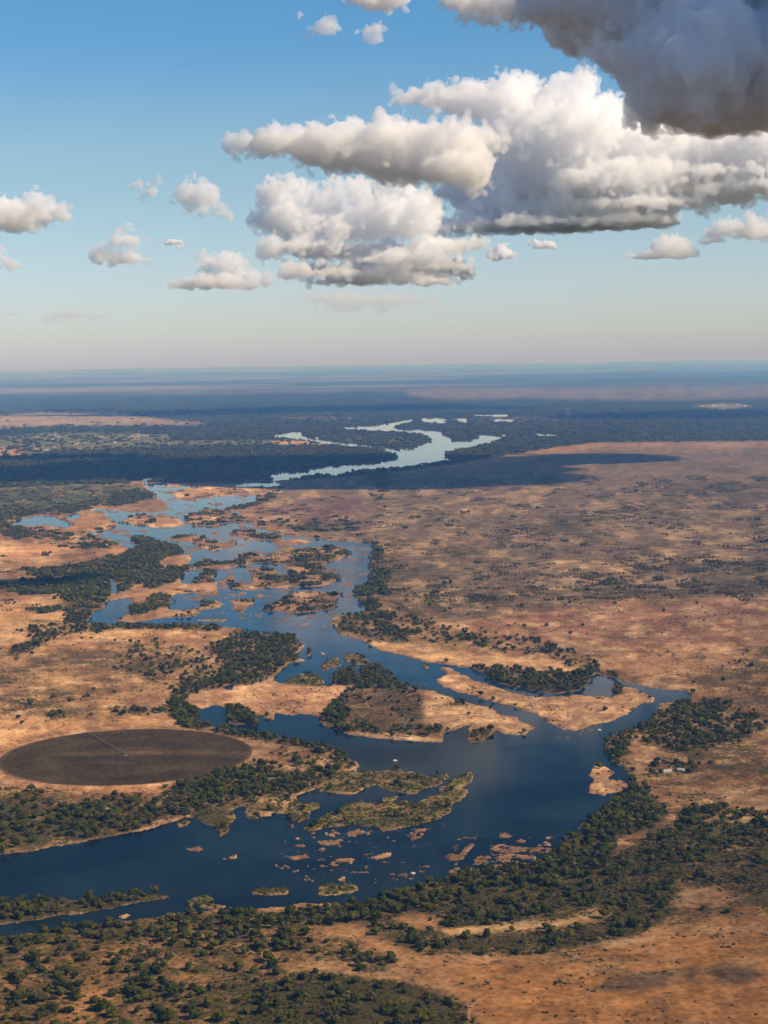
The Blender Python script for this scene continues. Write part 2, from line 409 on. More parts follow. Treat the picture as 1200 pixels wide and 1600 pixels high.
# islands: (name, outline, cover) cover: sand, rock, reed, wood, mixed
ISL = [
 ('mixed', [(428,862),(444,857),(464,856),(492,855),(520,855),(536,857),(546,863),(544,869),(526,876),(512,878),(508,884),(500,888),(520,894),
   (526,902),(524,910),(500,916),(460,917),(420,919),(380,922),(362,919),(360,914),(394,910),(396,902),(391,894),(404,888),(416,887),(430,888),
   (438,898),(444,902),(456,900),(454,892),(446,884),(436,881),(412,880),(390,881),(364,887),(330,891),(286,890),(286,885),(310,883),(318,874),(326,874),(330,881),
   (374,878),(378,868),(386,862),(406,861),(410,870),(420,870)]),
 ('mixed', [(408,952),(414,948),(436,940),(444,933),(456,930),(456,926),(480,923),(496,925),(520,926),(532,930),(530,936),(526,948),(510,953),
   (480,956),(448,962),(446,958),(434,955),(414,956)]),
 ('mixed', [(360,938),(376,934),(394,936),(394,944),(384,950),(382,958),(374,958),(364,950)]),
 ('rock', [(351,908),(358,896),(370,904),(371,909),(360,911)]),
 ('mixed', [(308,948),(330,938),(348,942),(344,950),(330,952),(316,951)]),
 ('sand', [(298,971),(330,967),(352,967),(353,971),(320,971)]),
 ('reed', [(310,908),(313,899),(320,892),(338,890),(334,900),(330,908)]),
 ('sand', [(274,922),(290,913),(310,910),(335,908),(341,918),(340,926),(312,926),(280,927)]),
 ('reed', [(536,1026),(546,1021),(562,1025),(577,1033),(574,1038),(556,1038),(540,1034)]),
 ('reed', [(498,1044),(510,1033),(530,1028),(534,1040),(520,1044),(504,1048)]),
 ('wood', [(518,1066),(524,1056),(536,1047),(550,1045),(557,1056),(554,1070),(536,1073)]),
 ('reed', [(446,1070),(450,1062),(468,1054),(488,1050),(486,1055),(500,1056),(506,1066),(500,1073),(470,1073)]),
 ('wood', [(477,1017),(483,1015),(488,1020),(482,1026)]),
 ('rock', [(658,1040),(665,1037),(673,1041),(667,1045)]),
 ('rock', [(500,1021),(505,1019.5),(509,1022),(503,1023)]),
 ('wood', [(353,1105),(353,1125),(357,1131),(400,1134),(406,1129),(393,1117),(375,1104)]),
 ('mixed', [(288,806),(310,800),(322,793),(332,796),(345,796),(360,800),(388,812),(385,816),(350,818),(330,822),(300,822),(290,815)]),
 ('mixed', [(266,840),(280,836),(310,836),(322,840),(326,846),(350,848),(372,848),(362,855),(330,861),(315,856),(300,848),(270,846)]),
 ('wood', [(206,842),(220,838),(240,843),(262,848),(280,856),(284,866),(262,870),(240,861),(220,852)]),
 ('sand', [(188,817),(200,808),(215,804),(250,806),(272,808),(291,820),(270,824),(230,824)]),
 ('sand', [(266,772),(290,763),(320,760),(366,760),(398,761),(440,760),(440,770),(400,774),(370,773),(360,775),(320,777),(300,782),(280,780)]),
 ('mixed', [(355,834),(372,829),(400,831),(424,835),(445,838),(440,844),(390,845),(372,838)]),
 ('sand', [(420,848),(440,843),(470,843),(490,847),(470,851),(440,853)]),
 # long braided bar with the side channel behind it
 ('rockbar', [(688,1044),(700,1043),(718,1052),(736,1060),(756,1068),(775,1074),(800,1082),(836,1090),(870,1088),(900,1086),(936,1088),(958,1090),
   (956,1070),(966,1068),(992,1076),(1021,1090),(1020,1098),(1008,1098),(998,1102),(988,1110),(972,1120),(952,1128),(920,1134),(900,1143),(880,1140),
   (860,1130),(840,1118),(832,1114),(800,1104),(772,1096),(746,1088),(716,1082),(690,1072),(682,1062),(700,1054)]),
 ('wood', [(752,1052),(776,1058),(806,1063),(842,1068),(880,1070),(908,1060),(922,1054),(926,1062),(904,1080),(876,1084),(846,1083),(812,1074),(780,1068),(764,1062)]),
 ('sand', [(933,1193),(946,1198),(960,1207),(950,1217),(990,1222),(977,1233),(943,1243),(917,1238),(920,1230),(930,1220),(920,1213),(923,1200)]),
 # reed islands in the lower bend
 ('reed', [(497,1236),(510,1225),(527,1211),(550,1206),(567,1205),(605,1205),(620,1200),(632,1205),(657,1209),(672,1215),(697,1210),(703,1215),(685,1227),
   (660,1234),(650,1241),(620,1239),(595,1231),(590,1226),(570,1231),(555,1240),(530,1240)]),
 ('reed', [(682,1235),(700,1225),(710,1217),(725,1207),(739,1206),(740,1215),(735,1224),(720,1230),(731,1235),(730,1242),(720,1252),(706,1256),(705,1270),
   (690,1279),(667,1285),(650,1290),(620,1295),(600,1299),(580,1292),(555,1289),(530,1290),(500,1296),(482,1299),(472,1294),(492,1285),(510,1272),
   (530,1266),(542,1257),(562,1252),(577,1256),(595,1255),(600,1247),(620,1245),(622,1249),(608,1255),(635,1250),(645,1255),(660,1252),(685,1242),(700,1238)]),
 ('reed', [(448,1280),(452,1262),(462,1250),(477,1257),(497,1254),(501,1262),(484,1270),(482,1279),(466,1285)]),
 ('reed', [(446,1291),(454,1288),(462,1291),(454,1294)]),
 ('rock', [(632,1306),(650,1297),(668,1293),(663,1305),(645,1315)]),
 ('rock', [(540,1302),(560,1298),(578,1303),(570,1308),(548,1307)]),
 ('rock', [(505,1301),(520,1299),(536,1303),(520,1307)]), ('rock', [(496,1318),(520,1313),(538,1312),(530,1318),(505,1321)]),
 ('rock', [(486,1331),(500,1323),(512,1321),(506,1329)]), ('rock', [(461,1323),(470,1319),(481,1320),(474,1324)]),
 ('rock', [(440,1341),(462,1339),(488,1333),(480,1340),(455,1344)]), ('rock', [(511,1350),(530,1344),(556,1343),(548,1350),(525,1353)]),
 ('rock', [(574,1340),(590,1334),(616,1334),(610,1339),(588,1342)]), ('rock', [(472,1374),(490,1372),(500,1376),(484,1378)]),
 ('rock', [(525,1374),(535,1370),(542,1373),(534,1376)]), ('rock', [(290,1328),(305,1323),(328,1326),(312,1332)]), ('rock', [(347,1345),(360,1337),(371,1335),(366,1342)]),
 ('reed', [(274,1288),(284,1283),(297,1284),(292,1290),(280,1293)]),
 ('rock', [(765,1328),(775,1321),(800,1321),(830,1326),(862,1325),(864,1334),(820,1331),(790,1333)]),
 ('rock', [(738,1345),(750,1337),(775,1335),(810,1335),(838,1340),(832,1351),(800,1355),(770,1354),(745,1351)]),
 ('rock', [(697,1361),(720,1356),(762,1357),(745,1364),(705,1364)]),
 ('rock', [(698,1336),(715,1334),(735,1319),(745,1321),(730,1330),(725,1342),(705,1345)]),
 ('rock', [(780,1305),(790,1302),(812,1307),(796,1309)]), ('rock', [(805,1314),(815,1311),(823,1314),(814,1317)]), ('rock', [(850,1309),(860,1306),(863,1310),(855,1312)]),
 ('rock', [(733,1308),(741,1306),(749,1309),(740,1312)]), ('rock', [(842,1318),(856,1315),(865,1319),(852,1322)]),
 ('reed', [(497,1398),(500,1386),(512,1382),(535,1384),(552,1382),(560,1390),(545,1396),(515,1400)]),
 ('reed', [(393,1397),(400,1390),(430,1388),(450,1388),(450,1396),(420,1399)]),
 ('reed', [(288,1413),(300,1405),(318,1400),(335,1403),(330,1412),(355,1416),(335,1421),(310,1417)]),
 ('sand', [(182,1433),(195,1428),(207,1430),(190,1436)]),
 ('wood', [(-420,1490),(0,1445),(60,1437),(83,1432),(140,1425),(173,1420),(213,1410),(253,1405),(270,1401),(250,1398),(230,1398),(200,1403),(177,1404),(130,1406),
   (77,1406),(33,1409),(0,1413),(-420,1468)]),
]

def window(poly, pad):
    p = np.array(poly, float)
    i0 = int(np.clip(p[:, 0].min() - U0 - pad, 0, MW - 1)); i1 = int(np.clip(p[:, 0].max() - U0 + pad, i0 + 1, MW))
    j0 = int(np.clip(p[:, 1].min() - V0 - pad, 0, MH - 1)); j1 = int(np.clip(p[:, 1].max() - V0 + pad, j0 + 1, MH))
    return slice(j0, j1), slice(i0, i1)

def soft_fill(poly, s, sv):
    w = window(poly, 3.2 * max(s, sv) + 2)
    return w, blur(fill(poly)[w], s, sv)

def half_noise(su, sv, seed, oct, gain=.5):
    n = fbm(uu[::2, ::2] / su, vv[::2, ::2] / sv, seed, oct, gain).astype(np.float32)
    n = np.repeat(np.repeat(n, 2, 0), 2, 1)[:MH, :MW]
    return blur(n, .8)

uu, vv = np.meshgrid(np.arange(MW) + U0 + .5, np.arange(MH) + V0 + .5)

wat = np.zeros((MH, MW), np.float32)
for p in WATER:
    wat = np.maximum(wat, fill(p))
isl_id = np.zeros((MH, MW), np.int32)
for k, (cv, p) in enumerate(ISL):
    m = fill(p)
    wat *= (1 - m)
    isl_id[m > .3] = k + 1
land = 1 - wat
# thin far rapids: strew rocks through the braided reach
land_s = blur(land, .9, .8)
near_water = blur(wat, 9, 5)

def bil(A, u, v):
    x = np.clip(u - U0 - .5, 0, MW - 1.001); y = np.clip(v - V0 - .5, 0, MH - 1.001)
    i = x.astype(int); j = y.astype(int); fx = x - i; fy = y - j
    return A[j, i] * (1 - fx) * (1 - fy) + A[j, i + 1] * fx * (1 - fy) + A[j + 1, i] * (1 - fx) * fy + A[j + 1, i + 1] * fx * fy

# ---- what covers the land: colour zones (outline, soil colour, softness px, strength, cover of low herbs)
TAN = (.36, .235, .125); PINK = (.25, .150, .098); ORANGE = (.24, .118, .050); SAND = (.50, .36, .22)
DUN = (.20, .135, .085); GREEN = (.085, .092, .045); FOREST = (.030, .042, .024); GREY = (.15, .125, .085); BURNT = (.088, .056, .040)
ZONES = [
 # far woodland north of the plain (dark), with clearings and pale bands between painted cloud shade
 ([(-420,560),(1620,560),(1620,688),(1200,690),(930,692),(860,700),(790,712),(730,722),(640,735),(540,746),(440,752),(380,756),(220,752),(120,757),(0,764),(-420,790)], FOREST, 2, 1.0, .2),
 ([(-420,655),(0,650),(60,645),(180,645),(250,655),(330,662),(280,664),(100,665),(0,669),(-420,676)], (.26,.21,.17), 2, .9, .1),
 ([(-420,700),(0,684),(60,678),(100,676),(200,677),(280,680),(260,688),(420,688),(440,692),(330,696),(200,700),(100,705),(0,714),(-420,730)], (.125,.135,.085), 2, .9, .3),
 ([(420,690),(445,687),(480,689),(505,692),(520,695),(440,695)], (.40,.25,.14), 1, .9, 0),
 ([(0,700),(30,703),(40,710),(10,713),(-60,716)], (.36,.2,.12), 1, .8, 0),
 ([(494,683),(560,681),(640,682),(650,689),(600,692),(530,690)], (.12,.13,.06), 2, .7, .3),
 ([(-420,590),(0,602),(300,603),(560,600),(820,605),(820,612),(560,612),(300,617),(0,617),(-420,612)], (.19,.16,.13), 2, .7, .1),  # pale soil painted as a sunlit strip between far cloud shadows
 ([(620,596),(900,592),(1300,590),(1600,585),(1600,620),(1200,622),(1000,626),(820,622),(700,624),(640,618)], (.18,.155,.125), 3, .7, .1),  # same on the right: sunlit gap in cloud shade, put into the colour
 ([(1080,634),(1130,630),(1180,634),(1130,640)], (.21,.18,.14), 1, .8, 0),
 ([(440,652),(560,652.5),(560,655),(440,655)], (.3,.26,.2), 1, .6, 0),
 ([(700,654),(1000,648),(1200,640),(1200,646),(1000,654),(760,659)], (.15,.13,.09), 2, .5, .1),
 # the big plain on the right
 ([(440,757),(640,738),(760,730),(930,700),(1620,692),(1620,1030),(1000,1010),(760,985),(600,960),(600,860),(480,835),(400,815)], (.178,.138,.100), 5, .9, .5),
 ([(390,800),(460,782),(590,775),(592,800),(575,815),(470,815),(400,812)], (.175,.115,.098), 4, .9, .2),
 ([(420,780),(520,764),(640,760),(700,790),(690,830),(590,850),(590,780),(480,778)], (.19,.155,.10), 5, .5, .3),
 ([(600,960),(700,975),(830,960),(1000,930),(1200,935),(1620,950),(1620,1020),(1200,1000),(1000,1010),(800,1000)], (.30,.165,.11), 6, .8, .25),
 ([(1000,1010),(1200,990),(1620,1000),(1620,1060),(1200,1050),(1080,1070),(960,1050),(930,1030)], (.36,.21,.12), 8, .7, .35),
 ([(1080,1060),(1200,1050),(1620,1060),(1620,1300),(1200,1290),(1060,1280),(1000,1230),(1040,1190),(1100,1150)], (.22,.125,.066), 12, .8, .5),
 ([(990,1150),(1060,1180),(1200,1150),(1200,1180),(1080,1190)], (.33,.21,.11), 6, .6, .3),
 # left bank
 ([(-420,790),(0,764),(120,757),(218,757),(236,775),(200,782),(140,790),(60,800),(0,808),(-420,830)], (.082,.112,.046), 3, .95, .4),
 ([(190,765),(232,768),(262,790),(250,800),(180,800),(180,785)], (.24,.18,.12), 3, .7, .4),
 ([(-420,860),(0,850),(90,852),(130,856),(130,866),(60,872),(0,877),(-420,890)], (.42,.24,.14), 3, .8, .1),
 ([(-420,900),(0,872),(120,868),(120,890),(80,900),(0,912),(-420,940)], (.28,.175,.11), 4, .8, .4),
 ([(-420,980),(0,955),(60,940),(110,955),(112,975),(60,990),(0,1002),(-420,1040)], (.44,.27,.14), 5, .85, .1),
 ([(110,985),(180,979),(320,980),(370,988),(350,1000),(240,1015),(150,1020),(60,1030),(0,1040),(-420,1080),(-420,1040),(0,1010)], (.42,.255,.14), 5, .8, .2),
 ([(-420,1080),(0,1035),(100,1025),(200,1030),(260,1060),(250,1100),(100,1120),(0,1130),(-420,1180)], (.30,.185,.10), 8, .75, .42),
 ([(0,1125),(120,1112),(260,1112),(280,1135),(200,1136),(80,1142),(20,1165),(-40,1170)], (.40,.235,.12), 4, .8, .15),
 ([(0,1232),(100,1228),(220,1230),(330,1208),(400,1190),(420,1195),(340,1225),(240,1245),(130,1255),(0,1250)], (.32,.175,.095), 5, .8, .35),
 ([(-420,1300),(0,1240),(100,1250),(200,1262),(240,1290),(0,1334),(-420,1400)], (.15,.115,.06), 8, .8, .5),
 # bars and islands
 ([(290,1092),(300,1080),(330,1075),(420,1072),(520,1072),(545,1072),(520,1100),(500,1118),(430,1116),(384,1116),(372,1104),(334,1102),(312,1107)], (.40,.24,.15), 2, .95, .1),
 ([(305,1085),(350,1082),(350,1096),(310,1104)], (.28,.16,.10), 4, .8, .15),
 ([(400,1090),(460,1084),(470,1100),(420,1110),(395,1106)], (.27,.15,.10), 4, .8, .15),
 ([(360,1075),(400,1078),(385,1112),(370,1100)], (.52,.37,.21), 4, .6, 0),
 ([(655,1078),(690,1085),(744,1102),(808,1122),(834,1138),(800,1147),(740,1132),(700,1142),(665,1130),(662,1100)], (.42,.28,.17), 3, .95, .15),
 ([(500,1128),(520,1098),(560,1072),(640,1075),(660,1085),(662,1130),(690,1150),(620,1152),(540,1140)], (.155,.098,.066), 4, .9, .35),
 ([(530,1145),(560,1143),(640,1151),(690,1156),(690,1161),(620,1158),(560,1152)], SAND, 1.5, .8, 0),
 ([(538,992),(600,1006),(700,1022),(800,1028),(900,1036),(915,1050),(860,1055),(760,1048),(680,1036),(600,1019)], (.45,.29,.165), 3, .95, .05),
 ([(516,966),(545,960),(550,975),(600,985),(700,1000),(760,1010),(700,1015),(600,1005),(530,990)], (.27,.19,.10), 4, .7, .4),
 ([(948,1160),(975,1150),(1000,1132),(1020,1130),(1005,1160),(1010,1190),(985,1200),(965,1185)], (.30,.19,.105), 4, .8, .35),
 ([(296,1282),(310,1266),(345,1262),(378,1258),(368,1292),(356,1306),(340,1310),(322,1292)], (.20,.145,.07), 2, .95, .5),
 # south bank
 ([(-420,1490),(0,1472),(200,1440),(400,1422),(580,1412),(760,1362),(880,1320),(960,1255),(1100,1290),(1250,1280),(1620,1280),(1620,1430),(1300,1450),(1050,1440),(880,1490),(740,1500),(560,1440),(480,1500),(300,1600),(-420,2000)], (.17,.105,.055), 10, .85, .5),
 ([(0,1500),(160,1470),(340,1460),(480,1450),(480,1500),(400,1540),(300,1600),(100,1700),(-420,1700)], (.27,.15,.072), 8, .75, .3),
 ([(80,1550),(150,1530),(190,1560),(150,1600),(90,1600)], (.40,.21,.10), 6, .8, .1),
 ([(380,1560),(440,1535),(560,1530),(700,1550),(740,1600),(740,1700),(350,1700)], (.115,.078,.042), 8, .9, .6),
 ([(480,1445),(540,1440),(610,1470),(700,1500),(720,1550),(640,1530),(560,1490),(490,1475)], (.25,.14,.072), 6, .8, .2),
 ([(620,1436),(690,1430),(700,1450),(640,1456)], (.33,.2,.10), 4, .8, .1),
 ([(690,1455),(740,1448),(800,1442),(880,1438),(930,1420),(985,1408),(985,1416),(900,1444),(830,1456),(760,1462),(700,1464)], (.50,.34,.18), 3, .85, .1),
 ([(700,1510),(800,1500),(900,1490),(1000,1470),(1060,1450),(1200,1440),(1620,1420),(1620,2000),(560,2000),(740,1600)], (.262,.132,.054), 10, .95, .12),
 ([(1000,1560),(1060,1540),(1120,1545),(1090,1570),(1020,1575)], (.262,.132,.054), 6, .3, .0),
 ([(925,1545),(980,1525),(1050,1522),(1045,1545),(1010,1550),(940,1552)], BURNT, 3, .95, .3),
 ([(1100,1520),(1180,1510),(1195,1530),(1140,1540)], BURNT, 3, .95, .3), ([(1060,1520),(1090,1515),(1085,1530),(1062,1530)], BURNT, 3, .7, .1),
 ([(1140,1535),(1170,1533),(1168,1546),(1145,1545)], BURNT, 3, .65, .1), ([(1078,1548),(1105,1546),(1100,1556),(1080,1555)], BURNT, 3, .6, .1),
 ([(1050,1440),(1200,1395),(1620,1380),(1620,1440),(1200,1470),(1100,1470)], (.24,.13,.060), 10, .7, .4),
]
ISL_COL = {'sand': (.46,.30,.185), 'mixed': (.36,.235,.14), 'rock': (.235,.15,.10), 'reed': (.20,.155,.075), 'wood': (.14,.105,.06), 'rockbar': (.42,.275,.165)}

soil = np.empty((MH, MW, 3), np.float32)
soil[:] = (.29, .18, .105)
cover = np.full((MH, MW), .3, np.float32)
for poly, c, soft, strength, cv in ZONES:
    w, a = soft_fill(poly, soft * 2.0, soft * .8)
    a = a * strength
    soil[w] += a[..., None] * (np.array(c, np.float32) - soil[w])
    cover[w] += a * (cv - cover[w])
for k, (cv, p) in enumerate(ISL):
    w = window(p, 6)
    a = blur((isl_id[w] == k + 1).astype(np.float32), 1.2, 1.0)
    soil[w] += a[..., None] * (np.array(ISL_COL[cv], np.float32) - soil[w])
    cover[w] += a * ({'sand': 0, 'rock': .0, 'mixed': .15, 'rockbar': .15, 'reed': .45, 'wood': .5}[cv] - cover[w])
# streaks of pale grass, rusty grass and thicket over the plains (wider than deep, as the clearings are)
nA = half_noise(150, 32, 3, 5, .55); nB = half_noise(60, 12, 23, 5, .55); nC = half_noise(22, 5.5, 41, 4, .6)
plain = blur(fill([(590,735),(930,700),(1620,690),(1620,1600),(700,1500),(960,1300),(1060,1090),(760,990),(600,950)]), 10, 4)
plain_l = blur(fill([(-420,840),(0,850),(220,860),(130,975),(380,990),(430,1060),(260,1130),(0,1250),(-420,1300)]), 8, 4)
dry = np.clip(plain + plain_l, 0, 1)
farfade = sstep(700, 790, vv)
k = sstep(.55, .68, nB * .55 + nA * .45) * dry * farfade
soil += (k * .6)[..., None] * (np.array((.39, .28, .18), np.float32) - soil); cover *= 1 - .75 * k
k = sstep(.53, .66, 1 - (nB * .5 + nA * .5)) * dry * farfade
soil += (k * .5)[..., None] * (np.array((.145, .115, .068), np.float32) - soil); cover += k * .25
soil *= (.70 + .60 * nC)[..., None]
mot = half_noise(44, 10, 301, 5, .6); fine = half_noise(11, 3.0, 311, 4, .6)
mot = .5 * mot + .5 * half_noise(17, 4.5, 331, 4, .6)
calm = 1 - .75 * sstep(1330, 1450, vv)
k = calm * sstep(.47, .58, mot) * (vv > 745) * sstep(700, 800, vv)
soil += (k * .62)[..., None] * (soil * np.array((.56, .48, .54), np.float32) - soil)
k = calm * sstep(.55, .66, half_noise(30, 8, 321, 5, .6)) * (vv > 760)
soil += (k * .5)[..., None] * (np.array((.47, .33, .20), np.float32) * (.45 + .9 * soil.mean(-1, keepdims=True) / .25) - soil)
soil *= (1 + (.76 * fine - .38) * (.45 + .55 * calm))[..., None]
isl_m = blur((isl_id > 0).astype(np.float32), 1)
k = isl_m * sstep(.46, .58, half_noise(22, 6, 401, 5, .62))
soil += (k * .68)[..., None] * (np.array((.205, .125, .088), np.float32) - soil)
# sandy margin along every bank
bank = sstep(.08, .42, blur(wat, 2.0, 1.4)) * (vv > 745) * sstep(.35, .6, half_noise(30, 14, 77, 3))
soil += (bank * .6)[..., None] * (np.array((.44, .31, .19), np.float32) - soil); cover *= 1 - bank * .7

soil *= np.array((1.07, .965, .79), np.float32)

# circular field
FC = unproj(197, 1181.5); FR = 195.0

